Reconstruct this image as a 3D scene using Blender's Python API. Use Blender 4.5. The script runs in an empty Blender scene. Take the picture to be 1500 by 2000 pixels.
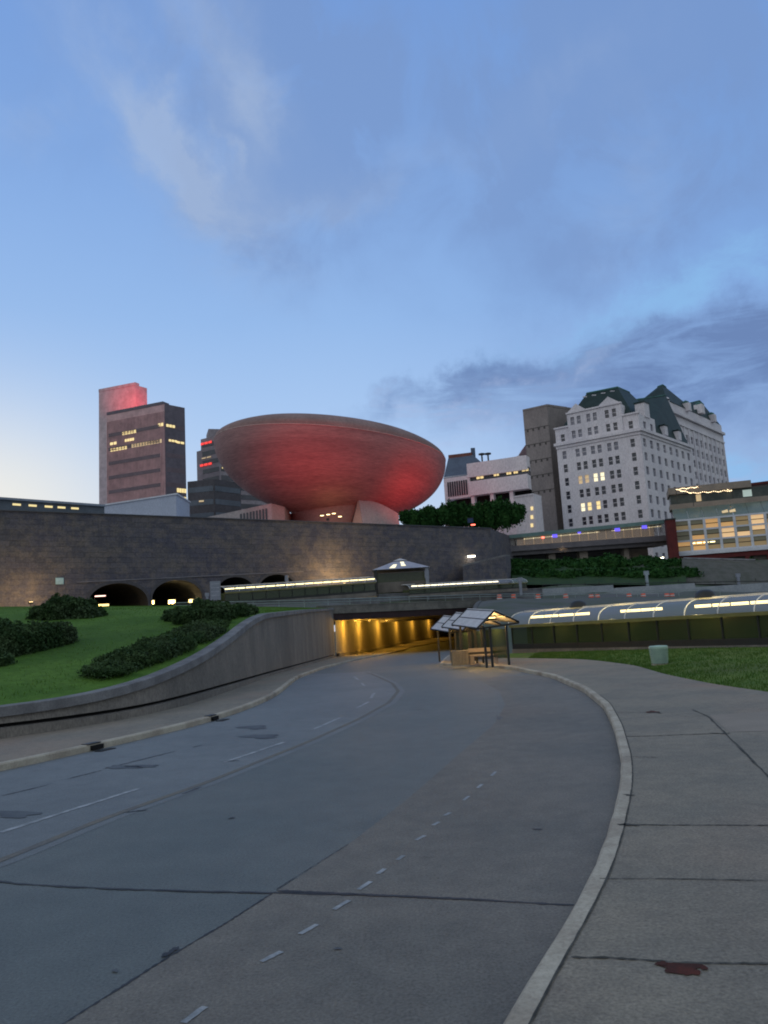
import bpy, math, random
import numpy as np
from mathutils import Vector, Matrix
random.seed(7); rng = np.random.default_rng(7)
sc = bpy.context.scene
COL = sc.collection
R = math.radians

# ------------------------------------------------------------------ camera
PITCH, ROLL, EYE = R(8.4), R(-3.3), 2.4
cam_d = bpy.data.cameras.new('camera'); cam = bpy.data.objects.new('camera', cam_d); COL.objects.link(cam)
cam_d.sensor_fit = 'HORIZONTAL'; cam_d.sensor_width = 36; cam_d.lens = 36; cam_d.clip_end = 6000; cam_d.clip_start = .05
CM = Matrix.Rotation(math.pi/2+PITCH, 3, 'X') @ Matrix.Rotation(ROLL, 3, 'Z')
cam.matrix_world = Matrix.Translation((0, 0, EYE)) @ CM.to_4x4()
cam_d.sensor_fit = 'VERTICAL'; cam_d.sensor_height = 48
sc.camera = cam
def ray(px, py): return CM @ Vector(((px-750)/1500, (1000-py)/1500, -1))
def at(px, py, D):
    r = ray(px, py); return Vector((0, 0, EYE)) + r*(D/r.y)
def zroad(Y): return 0.0 if Y < 40 else (-.022*(Y-40) if Y < 130 else -1.98)

# ------------------------------------------------------------------ view, world, sun
sc.view_settings.view_transform = 'Standard'; sc.view_settings.look = 'None'
sc.view_settings.exposure = 0; sc.view_settings.gamma = 1; sc.view_settings.use_curve_mapping = False
sc.cycles.use_denoising = True; sc.cycles.filter_width = 1.9
sc.cycles.max_bounces = 6; sc.cycles.transparent_max_bounces = 16; sc.cycles.sample_clamp_indirect = 3
def lin(c):
    r = [(v/255)/12.92 if v/255 <= .04045 else ((v/255+.055)/1.055)**2.4 for v in c[:3]]
    return (r[0], r[1], r[2], 1)

W = bpy.data.worlds.new('World'); sc.world = W; W.use_nodes = True
wn = W.node_tree; wn.nodes.clear()
class G:                       # tiny node expression helper
    def __init__(s, t): s.t = t
    def n(s, ty, **k):
        x = s.t.nodes.new(ty)
        for a, b in k.items(): setattr(x, a, b)
        return x
    def put(s, sock, v):
        if hasattr(v, 'links'): s.t.links.new(v, sock)
        else: sock.default_value = v
    def m(s, op, a, b=0.0, c=0.0, clamp=False):
        x = s.n('ShaderNodeMath', operation=op, use_clamp=clamp)
        s.put(x.inputs[0], a); s.put(x.inputs[1], b); s.put(x.inputs[2], c); return x.outputs[0]
    def mix(s, f, a, b, blend='MIX'):
        x = s.n('ShaderNodeMix', data_type='RGBA', blend_type=blend)
        s.put(x.inputs[0], f); s.put(x.inputs[6], a); s.put(x.inputs[7], b); return x.outputs[2]
    def ramp(s, f, stops, interp='LINEAR'):
        x = s.n('ShaderNodeValToRGB'); x.color_ramp.interpolation = interp
        e = x.color_ramp.elements
        while len(e) < len(stops): e.new(.5)
        for i, (p, c) in enumerate(stops): e[i].position = p; e[i].color = c
        s.put(x.inputs[0], f); return x.outputs[0]
    def noise(s, vec, scale, detail=4, rough=.5, dist=0.0):
        x = s.n('ShaderNodeTexNoise'); s.put(x.inputs['Vector'], vec)
        x.inputs['Scale'].default_value = scale; x.inputs['Detail'].default_value = detail
        x.inputs['Roughness'].default_value = rough; x.inputs['Distortion'].default_value = dist
        return x.outputs[0]
    def ss(s, v, lo, hi):
        x = s.n('ShaderNodeMapRange', interpolation_type='SMOOTHSTEP')
        s.put(x.inputs[0], v); x.inputs[1].default_value = lo; x.inputs[2].default_value = hi; return x.outputs[0]
g = G(wn)
tc = g.n('ShaderNodeTexCoord'); sx = g.n('ShaderNodeSeparateXYZ'); wn.links.new(tc.outputs['Generated'], sx.inputs[0])
X_, Y_, Z_ = sx.outputs
az = g.m('ARCTAN2', X_, Y_); el = g.m('ARCSINE', Z_)
hz = g.m('MAXIMUM', g.m('ADD', Z_, .12), .02)
cv = g.n('ShaderNodeCombineXYZ')
wn.links.new(g.m('DIVIDE', X_, hz), cv.inputs[0]); wn.links.new(g.m('DIVIDE', Y_, hz), cv.inputs[1])
CV = cv.outputs[0]
av = g.n('ShaderNodeCombineXYZ'); wn.links.new(az, av.inputs[0]); wn.links.new(el, av.inputs[1]); AV = av.outputs[0]
wob = g.m('MULTIPLY', g.m('SUBTRACT', g.noise(AV, 5, 7, .65), .5), .16)
wob2 = g.m('MULTIPLY', g.m('SUBTRACT', g.noise(AV, 14, 5, .6), .5), .07)
azw = g.m('ADD', az, g.m('ADD', wob, wob2)); elw = g.m('ADD', el, g.m('SUBTRACT', wob2, wob))
def ang(px, py):
    r = ray(px, py).normalized(); return math.atan2(r.x, r.y), math.asin(r.z)
def blob(px, py, ln, wd, rot, amp, hard=1.0, wobble=True):      # a soft elongated cloud mass in azimuth/elevation space
    a0, e0 = ang(px, py); c, s_ = math.cos(R(rot)), math.sin(R(rot))
    dx = g.m('SUBTRACT', azw if wobble else az, a0); dy = g.m('SUBTRACT', elw if wobble else el, e0)
    u = g.m('DIVIDE', g.m('ADD', g.m('MULTIPLY', dx, c), g.m('MULTIPLY', dy, s_)), R(ln))
    v = g.m('DIVIDE', g.m('SUBTRACT', g.m('MULTIPLY', dy, c), g.m('MULTIPLY', dx, s_)), R(wd))
    d = g.m('ADD', g.m('MULTIPLY', u, u), g.m('MULTIPLY', v, v))
    return g.m('MULTIPLY', g.m('EXPONENT', g.m('MULTIPLY', g.m('POWER', d, hard), -1.0)), amp)
def line(x0, y0, x1, y1, lo, hi):          # soft half plane: 1 on the lower side of the line through two sight directions
    (a0, e0), (a1, e1) = ang(x0, y0), ang(x1, y1); k = (e1-e0)/(a1-a0); n = math.sqrt(1+k*k)
    d = g.m('SUBTRACT', g.m('ADD', g.m('MULTIPLY', g.m('SUBTRACT', azw, a0), k), e0), elw)
    return g.ss(g.m('DIVIDE', d, n), R(lo), R(hi))
def inv(v): return g.m('SUBTRACT', 1.0, v)
def mul(*a):
    r = a[0]
    for b in a[1:]: r = g.m('MULTIPLY', r, b)
    return r
def add(*a):
    r = a[0]
    for b in a[1:]: r = g.m('ADD', r, b)
    return r
sky = g.ramp(g.m('DIVIDE', el, R(90)), [(0, lin((214, 222, 236))), (.09, lin((197, 217, 244))), (.155, lin((176, 207, 247))), (.25, lin((152, 190, 240))),
        (.36, lin((134, 174, 232))), (.48, lin((118, 160, 225))), (1, lin((95, 132, 200)))])
nish = g.n('ShaderNodeTexSky', sky_type='NISHITA', sun_disc=False, sun_elevation=R(3), sun_rotation=R(-50), air_density=1.2, dust_density=1.0)
sky = g.mix(.06, sky, g.mix(1.0, nish.outputs[0], (.12, .12, .12, 1), 'MULTIPLY'))
sky = g.mix(blob(-60, 1010, 10, 7, 0, .85, 1, False), sky, lin((246, 242, 230)))
sky = g.mix(g.m('MULTIPLY', g.ss(az, -.1, .6), .5), sky, lin((106, 150, 214)))
fib = g.noise(CV, 1.6, 9, .66, .8); fib2 = g.noise(AV, 7, 8, .62, .5); fib3 = g.noise(CV, 3.4, 8, .64, .6)
mpn = g.n('ShaderNodeMapping'); mpn.inputs['Rotation'].default_value = (0, 0, R(-16)); mpn.inputs['Scale'].default_value = (6, 26, 1); wn.links.new(AV, mpn.inputs[0]); streak = g.noise(mpn.outputs[0], 1.0, 8, .62, .7)
tex = lambda f, lo, hi: g.ss(f, lo, hi)
body = add(blob(700, 200, 16, 8, 10, .35), blob(1250, 60, 14, 6, 10, .5), blob(560, 60, 10, 6.5, -60, 1.0), blob(470, 250, 7, 3.2, -62, 1.0), blob(430, 400, 4, 2.2, -30, .8), blob(620, 330, 7, 4.5, 30, .5), blob(1020, 330, 9, 4.5, 15, .75), blob(1280, 240, 9, 9, 30, .85), blob(900, 90, 9, 5, 0, .4),
           blob(1180, 480, 9, 2.6, 20, .6), blob(230, 60, 8, 4, -35, .45), blob(60, 200, 6, 4, -20, .25))
body = g.m('MULTIPLY', body, g.m('ADD', .35, g.m('MULTIPLY', tex(fib2, .3, .65), .9)), clamp=True)
bank = mul(line(690, 795, 980, 655, -.6, 1.6), line(900, 655, 1500, 560, -.6, 2.4), inv(line(640, 800, 1500, 800, -3.0, 3.0)))
bank2 = mul(line(800, 830, 1000, 770, 0, 2), inv(line(800, 920, 1500, 915, -2, 2)), g.ss(az, .1, .25))
bank = add(g.m('MULTIPLY', bank, g.m('ADD', .30, g.m('MULTIPLY', tex(streak, .32, .62), .75))), g.m('MULTIPLY', bank2, .25))
lit = add(blob(230, 160, 9, 2.4, -47, .75), blob(340, 310, 6, 1.9, -55, .8), blob(430, 410, 6, 2.6, -40, .7), blob(395, 50, 8, 2.3, -48, .7), blob(490, 190, 5, 1.6, -80, .65), blob(450, 300, 2.2, .6, -60, .6),
          blob(1235, 340, 6, 2.4, 70, .4), blob(1120, 180, 7, 1.6, 30, .3), blob(60, 230, 5, 1.4, 15, .4), blob(650, 410, 7, 1.0, 12, .35), blob(780, 330, 8, 1.4, 12, .3))
lit = g.m('MULTIPLY', lit, tex(fib, .30, .66), clamp=True)
wisp = g.m('MULTIPLY', add(blob(900, 790, 9, .8, 16, .8), blob(1000, 760, 6, .5, 16, .7), blob(960, 830, 7, 1.2, 20, .6), blob(760, 785, 4, .4, 12, .5)), tex(streak, .45, .62), clamp=True)
teal = g.m('MULTIPLY', add(blob(1400, 550, 9, 1.2, 14, .9), blob(1200, 600, 8, .9, 12, .7), blob(1490, 905, 7, 1.1, 6, 1.0), blob(1480, 940, 7, .9, 3, 1.0)), tex(fib3, .3, .6), clamp=True)
sky = g.mix(g.m('MULTIPLY', body, .74), sky, lin((121, 151, 201)))
sky = g.mix(g.m('MULTIPLY', lit, .58), sky, lin((172, 190, 218)))
sky = g.mix(g.m('MULTIPLY', bank, .88, clamp=True), sky, lin((108, 135, 183)))
sky = g.mix(g.m('MULTIPLY', teal, .7), sky, lin((140, 190, 236)))
sky = g.mix(g.m('MULTIPLY', wisp, .6), sky, lin((176, 194, 230)))
# broken grey cloud added to the unseen sky behind and above, for neutral fill
rest = g.m('MULTIPLY', g.m('MAXIMUM', g.ss(g.m('ABSOLUTE', az), .75, 1.4), g.ss(el, .9, 1.25)), g.m('ADD', .72, g.m('MULTIPLY', tex(fib2, .35, .65), .28)))
sky = g.mix(rest, sky, lin((188, 198, 202)))
bgn = g.n('ShaderNodeBackground'); wn.links.new(sky, bgn.inputs[0]); bgn.inputs[1].default_value = 1.0
wo = g.n('ShaderNodeOutputWorld'); wn.links.new(bgn.outputs[0], wo.inputs[0])

sd = bpy.data.lights.new('sun', 'SUN'); sd.energy = .18; sd.angle = R(25); sd.color = (1, .86, .78)
so = bpy.data.objects.new('sun', sd); COL.objects.link(so); so.rotation_euler = (R(62), 0, R(-50)); so.location = (-30, -20, 80)

# ------------------------------------------------------------------ materials
def M(name, c1, c2=None, scale=1.0, rough=.8, bump=0.0, bscale=None, spec=.3, metal=0, c3=None, detail=6, stretch=None, lohi=(.35, .65), grain=.22, mid=0, spots=0):
    m = bpy.data.materials.new(name); m.use_nodes = True; t = m.node_tree; q = G(t)
    p = t.nodes['Principled BSDF']; p.inputs['Roughness'].default_value = rough
    p.inputs['Specular IOR Level'].default_value = spec; p.inputs['Metallic'].default_value = metal
    tcn = q.n('ShaderNodeTexCoord'); vec = tcn.outputs['Object']
    if stretch:
        mp = q.n('ShaderNodeMapping'); mp.inputs['Scale'].default_value = stretch; t.links.new(vec, mp.inputs[0]); vec = mp.outputs[0]
    c1 = tuple(c1)+(1,) if len(c1) == 3 else c1
    c2 = c2 or tuple(v*.8 for v in c1[:3]); c2 = tuple(c2)+(1,) if len(c2) == 3 else c2
    f = q.ss(q.noise(vec, scale, detail, .6), *lohi)
    col = q.mix(f, c1, c2)
    if c3: col = q.mix(q.m('MULTIPLY', q.ss(q.noise(vec, scale*.23, 3, .6), .5, .72), .8), col, tuple(c3)+(1,))
    fine = q.noise(vec, (bscale or scale*12), 5, .7)
    col = q.mix(1.0, col, q.mix(1.0, (1-grain,)*3+(1,), q.ramp(fine, [(.3, (0, 0, 0, 1)), (.7, (2*grain,)*3+(1,))]), 'ADD'), 'MULTIPLY')
    if mid:
        mv = q.noise(vec, scale*9, 5, .7); col = q.mix(1.0, col, q.ramp(mv, [(.3, (1-mid,)*3+(1,)), (.7, (1+mid, 1+mid, 1+mid*.8, 1))]), 'MULTIPLY')
    if spots:
        sv = q.ss(q.noise(vec, scale*22, 6, .75), .64, .74); col = q.mix(q.m('MULTIPLY', sv, spots), col, (.03, .03, .034, 1))
        sv = q.ss(q.noise(vec, scale*3.1, 6, .75), .60, .70); col = q.mix(q.m('MULTIPLY', sv, spots*.5), col, (.05, .045, .04, 1))
    t.links.new(col, p.inputs['Base Color'])
    if bump:
        b = q.n('ShaderNodeBump'); b.inputs['Strength'].default_value = bump; b.inputs['Distance'].default_value = .02
        t.links.new(fine, b.inputs['Height']); t.links.new(b.outputs[0], p.inputs['Normal'])
    return m
def E(name, c, s):
    m = bpy.data.materials.new(name); m.use_nodes = True; p = m.node_tree.nodes['Principled BSDF']
    p.inputs['Base Color'].default_value = (*c, 1); p.inputs['Emission Color'].default_value = (*c, 1); p.inputs['Emission Strength'].default_value = s
    return m
asphalt = M('asphalt', (.096, .114, .117), (.118, .130, .130), .22, .62, .6, 40, spec=.5, c3=(.128, .126, .118), grain=.38, mid=.12, spots=.45)
lane_conc = M('lane_concrete', (.150, .165, .175), (.125, .138, .148), .3, .62, .6, 40, spec=.5, c3=(.115, .125, .135), grain=.35, mid=.12, spots=.5)
slab_conc = M('slab_concrete', (.168, .155, .140), (.132, .128, .120), .3, .7, .6, 40, spec=.35, c3=(.155, .128, .108), grain=.38, mid=.16, spots=.6)
concrete_walk = M('walk_concrete', (.235, .21, .175), (.19, .175, .152), .6, .85, .5, 35, c3=(.27, .20, .16), grain=.36, mid=.14, spots=.35)
kerb_m = M('kerb_concrete', (.44, .40, .33), (.32, .28, .23), 1.5, .85, .4, 30, c3=(.2, .17, .14))
wall_conc = M('wall_concrete', (.20, .18, .165), (.14, .13, .122), .4, .85, .4, 20, c3=(.075, .070, .070), stretch=(1, 1, .4), grain=.35, mid=.15)
coping_m = M('coping_concrete', (.20, .20, .21), (.13, .13, .14), 1.0, .85, .3, 20)
grass_m = M('grass', (.062, .135, .022), (.085, .165, .03), .35, .95, .6, 25, spec=.1, c3=(.04, .085, .018), grain=.35, mid=.25)
grass_r = M('dry_grass', (.085, .15, .03), (.12, .17, .04), .5, .95, .6, 25, spec=.1, c3=(.08, .105, .04), grain=.35)
blade_m = M('grass_blade', (.03, .11, .02), (.055, .14, .03), 2, .9, spec=.1)
leaf_m = M('leaf', (.028, .060, .022), (.055, .095, .035), 1.6, .8, spec=.15, c3=(.05, .075, .04))
leaf_dark = M('dark_leaf', (.014, .055, .014), (.032, .090, .022), .6, .8, spec=.1)
bark_m = M('bark', (.06, .045, .035), None, 3, .9, .5)
paint_w = M('road_paint', (.34, .36, .39), (.20, .22, .24), 5, .8)
paint_y = M('worn_yellow_paint', (.155, .145, .125), (.125, .125, .125), 1.5, .85)
tar_m = M('tar', (.012, .013, .016), (.03, .03, .035), 4, .5)
patch_m = M('dark_patch', (.05, .057, .068), (.085, .095, .105), 2, .6)
stain_m = M('rust_stain', (.09, .022, .014), (.045, .016, .012), 6, .9)
joint_m = M('joint_dirt', (.035, .035, .032), (.08, .078, .07), 5, .9)
earth_m = M('earth', (.06, .06, .05), (.04, .06, .03), .2, .95)
plateau_m = M('plateau_paving', (.10, .105, .11), (.06, .08, .05), .09, .9, .2, 8, c3=(.05, .08, .04))
dkmetal = M('dark_metal', (.02, .021, .022), None, 3, .5, spec=.4)
steel = M('galvanised_steel', (.30, .36, .36), None, 2, .45, metal=.5)
black = M('black_void', (.008, .008, .009), None, 2, .9)
girder_m = M('girder_paint', (.035, .018, .022), (.022, .012, .015), 1, .6)
pale_panel = M('pale_roof_panel', (.58, .56, .56), (.46, .45, .46), 1, .45)
white_conc = M('white_stone', (.74, .69, .72), (.64, .60, .645), .12, .8, .1, 3, stretch=(1, 1, .5))
tower_pink = M('pink_marble', (.60, .39, .39), (.53, .34, .35), .03, .8)
tower_rear = M('pale_marble', (.52, .42, .44), (.46, .38, .41), .03, .8)
tower_dark = M('dark_fins', (.15, .13, .155), (.12, .105, .13), .05, .7)
brut_m = M('brown_concrete', (.29, .25, .24), (.23, .20, .195), .25, .85, .2, 3, stretch=(1, 1, .4))
blue_roof = M('slate_blue', (.10, .13, .19), (.08, .10, .15), .2, .7)
slate_m = M('dark_green_slate', (.012, .030, .032), (.02, .042, .044), .4, .6)
copper_m = M('copper_green', (.06, .17, .15), (.05, .12, .11), .6, .7)
red_ridge = M('red_brown_copper', (.20, .075, .06), None, .3, .7)
red_brick = M('red_brick', (.12, .025, .025), (.09, .02, .022), 1, .85)
beige_m = M('beige_fascia', (.30, .25, .21), (.25, .21, .18), .4, .8)
white_metal = M('white_metal', (.62, .64, .70), (.54, .56, .62), .5, .5)
green_glass = M('grey_green_glazing', (.10, .15, .15), (.14, .17, .14), .3, .25, spec=.6)
dk_glass = M('dark_glazing', (.05, .07, .03), (.08, .09, .045), .25, .2, spec=.5)
win_dark = M('window_glass', (.03, .032, .045), (.05, .05, .065), .3, .2, spec=.6)
win_grey = M('window_glass_grey', (.20, .20, .25), (.15, .15, .19), .3, .25, spec=.6)
barrel_m = M('barrel_orange', (.75, .10, .04), None, 1, .5)
barrel_w = M('barrel_white', (.6, .6, .6), None, 1, .5)
bin_m = M('pale_green_paint', (.33, .46, .38), (.27, .38, .33), 2, .5)
wood_m = M('warm_timber', (.26, .21, .14), (.20, .16, .11), 2, .7)
teal_roof = M('teal_roof', (.16, .26, .25), (.12, .20, .20), .4, .5)
grey_fascia = M('grey_fascia', (.17, .155, .17), (.13, .12, .135), .4, .8)
sign_m = M('pale_sign', (.25, .27, .33), (.20, .22, .27), 1, .5)
blue_sign = M('pale_blue_sign', (.30, .50, .60), None, 1, .5)
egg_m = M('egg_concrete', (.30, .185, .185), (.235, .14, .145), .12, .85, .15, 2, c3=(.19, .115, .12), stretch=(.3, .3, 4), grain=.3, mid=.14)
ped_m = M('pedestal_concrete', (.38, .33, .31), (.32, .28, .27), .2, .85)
lamp_warm = E('warm_tube', (1, .83, .42), 4.0)
lamp_pale = E('pale_tube', (1, .80, .36), 2.6)
lamp_sod = E('sodium_lamp', (1, .55, .12), 8)
lamp_white = E('white_lamp', (1, .92, .75), 9)
lit_win = E('lit_window', (1, .78, .36), .75)
lit_dim = E('dim_window', (.85, .62, .34), .35)
lit_pale = E('pale_lit_window', (1, .9, .6), .9)
red_strip = E('red_strip_light', (1, .06, .05), 1.0)
red_lamp = E('red_lamp', (1, .12, .08), 5)
blue_lamp = E('violet_screen', (.16, .12, 1), 1.1)
string_m = E('string_bulb', (1, .75, .45), 6)
def glassy(name, tint, alpha, rough=.2):
    m = bpy.data.materials.new(name); m.use_nodes = True; t = m.node_tree; q = G(t)
    p = t.nodes['Principled BSDF']; p.inputs['Base Color'].default_value = (*tint, 1); p.inputs['Roughness'].default_value = rough
    p.inputs['Alpha'].default_value = alpha
    return m
canopy_glass = glassy('canopy_glass', (.40, .43, .50), .32)
side_glass = glassy('side_glass', (.035, .055, .025), .62, .15)
sky_glass = glassy('bridge_glass', (.3, .26, .25), .45, .15)

def stone_wall(name):
    m = bpy.data.materials.new(name); m.use_nodes = True; t = m.node_tree; q = G(t); p = t.nodes['Principled BSDF']
    p.inputs['Roughness'].default_value = .85
    tcn = q.n('ShaderNodeTexCoord'); s = q.n('ShaderNodeSeparateXYZ'); t.links.new(tcn.outputs['Object'], s.inputs[0])
    c = q.n('ShaderNodeCombineXYZ'); t.links.new(q.m('ADD', s.outputs[0], s.outputs[1]), c.inputs[0]); t.links.new(s.outputs[2], c.inputs[1])
    b = q.n('ShaderNodeTexBrick'); t.links.new(c.outputs[0], b.inputs['Vector'])
    b.inputs['Scale'].default_value = .8; b.inputs['Brick Width'].default_value = 1.0; b.inputs['Row Height'].default_value = .62
    b.inputs['Mortar Size'].default_value = .012; b.offset = .37; b.inputs['Mortar Smooth'].default_value = .4
    b.inputs['Color1'].default_value = (.072, .074, .096, 1); b.inputs['Color2'].default_value = (.118, .115, .142, 1); b.inputs['Mortar'].default_value = (.055, .052, .062, 1)
    n1 = q.ss(q.noise(c.outputs[0], .16, 5, .65), .38, .65); n2 = q.ss(q.noise(c.outputs[0], .55, 6, .75), .42, .62)
    col = q.mix(q.m('MULTIPLY', n1, .6), b.outputs['Color'], (.065, .07, .12, 1))
    col = q.mix(q.m('MULTIPLY', n2, .55), col, (.19, .165, .15, 1))
    vn = q.noise(c.outputs[0], 3.5, 5, .8)
    col = q.mix(1.0, col, q.ramp(vn, [(.3, (.6, .6, .6, 1)), (.7, (1.35, 1.35, 1.35, 1))]), 'MULTIPLY')
    t.links.new(col, p.inputs['Base Color'])
    bu = q.n('ShaderNodeBump'); bu.inputs['Strength'].default_value = .8; bu.inputs['Distance'].default_value = .15
    t.links.new(q.m('ADD', vn, q.m('MULTIPLY', b.outputs['Fac'], -.7)), bu.inputs['Height']); t.links.new(bu.outputs[0], p.inputs['Normal'])
    return m
granite = stone_wall('granite_blocks')

# ------------------------------------------------------------------ mesh helpers
class MB:
    def __init__(s): s.v = []; s.f = []
    def add(s, vs, fs):
        o = len(s.v); s.v += [tuple(v) for v in vs]; s.f += [tuple(i+o for i in f) for f in fs]; return s
    def prism(s, poly, z0, z1):
        n = len(poly); z0 = z0 if hasattr(z0, '__len__') else [z0]*n; z1 = z1 if hasattr(z1, '__len__') else [z1]*n
        vs = [(p[0], p[1], z0[i]) for i, p in enumerate(poly)]+[(p[0], p[1], z1[i]) for i, p in enumerate(poly)]
        fs = [tuple(range(n-1, -1, -1)), tuple(range(n, 2*n))]+[(i, (i+1) % n, n+(i+1) % n, n+i) for i in range(n)]
        return s.add(vs, fs)
    def box(s, c, sz, rz=0):
        x, y, z = sz[0]/2, sz[1]/2, sz[2]/2; cr, sr = math.cos(rz), math.sin(rz)
        return s.prism([(c[0]+a*cr-b*sr, c[1]+a*sr+b*cr) for a, b in ((-x, -y), (x, -y), (x, y), (-x, y))], c[2]-z, c[2]+z)
    def seg(s, p0, p1, z0, z1, t, off=0.0, u0=0.0, u1=1.0):      # upright slab on the line p0-p1; front face 'off' towards the camera, thickness t behind it
        a, b = Vector(p0[:2]), Vector(p1[:2]); d = (b-a); n = Vector((d.y, -d.x)).normalized()
        if n.dot((a+b)/2) > 0: n = -n
        A = a+d*u0; B = a+d*u1; f = n*off; k = n*(off-t)
        return s.prism([A+f, B+f, B+k, A+k], z0, z1)
    def tube(s, pts, r, n=8, cap=True):
        pts = [Vector(p) for p in pts]; m = len(pts); r = r if hasattr(r, '__len__') else [r]*m; vs = []
        for i, p in enumerate(pts):
            d = (pts[min(i+1, m-1)]-pts[max(i-1, 0)]).normalized(); a = d.orthogonal().normalized(); b = d.cross(a)
            vs += [p+(a*math.cos(2*math.pi*k/n)+b*math.sin(2*math.pi*k/n))*r[i] for k in range(n)]
        fs = [(i*n+k, i*n+(k+1) % n, (i+1)*n+(k+1) % n, (i+1)*n+k) for i in range(m-1) for k in range(n)]
        if cap: fs += [tuple(range(n-1, -1, -1)), tuple((m-1)*n+k for k in range(n))]
        return s.add(vs, fs)
    def loft(s, rows, close=False):
        n = len(rows[0]); vs = [p for r in rows for p in r]; k = n if close else n-1
        return s.add(vs, [(i*n+j, i*n+(j+1) % n, (i+1)*n+(j+1) % n, (i+1)*n+j) for i in range(len(rows)-1) for j in range(k)])
    def lathe(s, prof, c=(0, 0, 0), n=20):
        return s.loft([[(c[0]+r*math.cos(2*math.pi*k/n), c[1]+r*math.sin(2*math.pi*k/n), c[2]+z) for k in range(n)] for r, z in prof], True)
    def build(s, name, mat, parent=None, smooth=False, bevel=0):
        me = bpy.data.meshes.new(name); o3 = parent_world(parent) if parent is not None else Vector()
        me.from_pydata([tuple(Vector(v)-o3) for v in s.v], [], s.f); me.materials.append(mat)
        if smooth: me.polygons.foreach_set('use_smooth', [True]*len(me.polygons))
        me.update(); o = bpy.data.objects.new(name, me); COL.objects.link(o)
        if parent is not None: o.parent = parent
        if bevel:
            b = o.modifiers.new('bevel', 'BEVEL'); b.width = bevel; b.segments = 2; b.limit_method = 'ANGLE'
        return o
def parent_world(p):
    v = Vector()
    while p is not None: v += Vector(p.location); p = p.parent
    return v
def tag(o, label=None, cat=None, group=None, kind=None):
    if label: o['label'] = label
    if cat: o['category'] = cat
    if group: o['group'] = group
    if kind: o['kind'] = kind
    return o
def thing(name, loc, label, cat, group=None, rz=0):
    o = bpy.data.objects.new(name, None); COL.objects.link(o); o.location = loc; o.rotation_euler.z = rz; o.empty_display_size = .3
    return tag(o, label, cat, group)
def struct(o): o['kind'] = 'structure'; return o
def kids(o): return [c for c in COL.objects if c.parent == o]
def dup(root, loc=None, rz=None, label=None, group=None, scale=None):
    r = root.copy(); COL.objects.link(r)
    if loc is not None: r.location = loc
    if rz is not None: r.rotation_euler.z = rz
    if scale is not None: r.scale = (scale,)*3
    if label: r['label'] = label
    if group: r['group'] = group
    for ch in kids(root):
        c = ch.copy(); COL.objects.link(c); c.parent = r
        for gch in kids(ch):
            d = gch.copy(); COL.objects.link(d); d.parent = c
    return r
def spline(pts, key, n):     # smooth resample of polyline; returns n points
    P = np.array(pts, float); t = np.concatenate([[0], np.cumsum(np.linalg.norm(np.diff(P[:, :2], axis=0), axis=1))])
    T = np.linspace(0, t[-1], n); out = np.stack([np.interp(T, t, P[:, k]) for k in range(P.shape[1])], 1)
    for _ in range(key):
        q = out.copy(); q[1:-1] = (out[:-2]+2*out[1:-1]+out[2:])/4; out = q
    return [Vector(list(r)+[0]*(3-len(r))) for r in out]
def hnoise(x, y, s=1.0): return math.sin(x*1.3*s+math.sin(y*.9*s)*1.7)*.5+math.sin(y*1.7*s+math.sin(x*.7*s+2)*1.3)*.5

# ------------------------------------------------------------------ ground sheet, road, kerbs, pavements
gs = MB(); gs.add([(-4000, -4000, -14), (4000, -4000, -14), (4000, 4000, -14), (-4000, 4000, -14)], [(0, 1, 2, 3)]); struct(gs.build('ground', earth_m))

RK = [(-6.5, -14), (-3.4, -4), (-1.0, 1.5), (.62, 5), (.82, 5.43), (1.2, 6.21), (1.64, 7.16), (2.15, 8.48), (2.86, 10.46), (3.47, 12.44), (4.41, 16.1), (5.26, 19.96), (5.88, 24.5), (6.18, 30.5), (5.6, 37), (4.2, 42.1), (2.82, 46.7)]
RK2 = [(2.82, 46.7), (3.0, 49), (3.8, 58), (5.6, 75), (8.8, 95), (12.2, 112), (17, 143), (28, 189), (44, 240)]
LK = [(-24, -12), (-14, 5), (-10.5, 11), (-7.72, 15.4), (-7.03, 17.37), (-6, 19.53), (-4.87, 22.88), (-4.38, 29.1), (-4.8, 37.9), (-4.75, 55), (-3.6, 75), (-1.9, 92), (.6, 118), (3.3, 143), (14.4, 189), (30, 240)]
rkc = spline(RK, 2, 130); rk2 = spline(RK2, 2, 60); lkc = spline(LK, 3, 160)
def xof(c):
    a = np.array([(p.y, p.x) for p in c]); a = a[a[:, 0].argsort()]; return lambda y: float(np.interp(y, a[:, 0], a[:, 1]))
xr1, xr2, xl = xof(rkc), xof(rk2), xof(lkc)
def xr(y): return xr1(y) if y < 46.7 else xr2(y)
ys = np.concatenate([np.arange(-12, 46.7, .6), np.arange(46.7, 240, 2.0)])
rows = []
for y in ys:
    a, b = xl(y), xr(y); rows.append([(a+(b-a)*k/14, y, zroad(y)) for k in range(15)])
struct(MB().loft(rows).build('road', asphalt))
def kerb(name, c, side, w=.16, h=.15):
    rws = []
    for i, p in enumerate(c):
        d = (c[min(i+1, len(c)-1)]-c[max(i-1, 0)]).normalized(); nn = Vector((d.y, -d.x))*side; z = zroad(p.y)
        j = .006*hnoise(p.x*5, p.y*5)
        rws.append([(p.x, p.y, z-.25), (p.x+nn.x*j, p.y+nn.y*j, z+h-.03), (p.x+nn.x*.03, p.y+nn.y*.03, z+h), (p.x+nn.x*w, p.y+nn.y*w, z+h), (p.x+nn.x*w, p.y+nn.y*w, z-.25)])
    return struct(MB().loft(rws).build(name, kerb_m))
kerb('kerb', rkc, 1); kerb('kerb', rk2, 1); kerb('kerb', lkc, -1)
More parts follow.
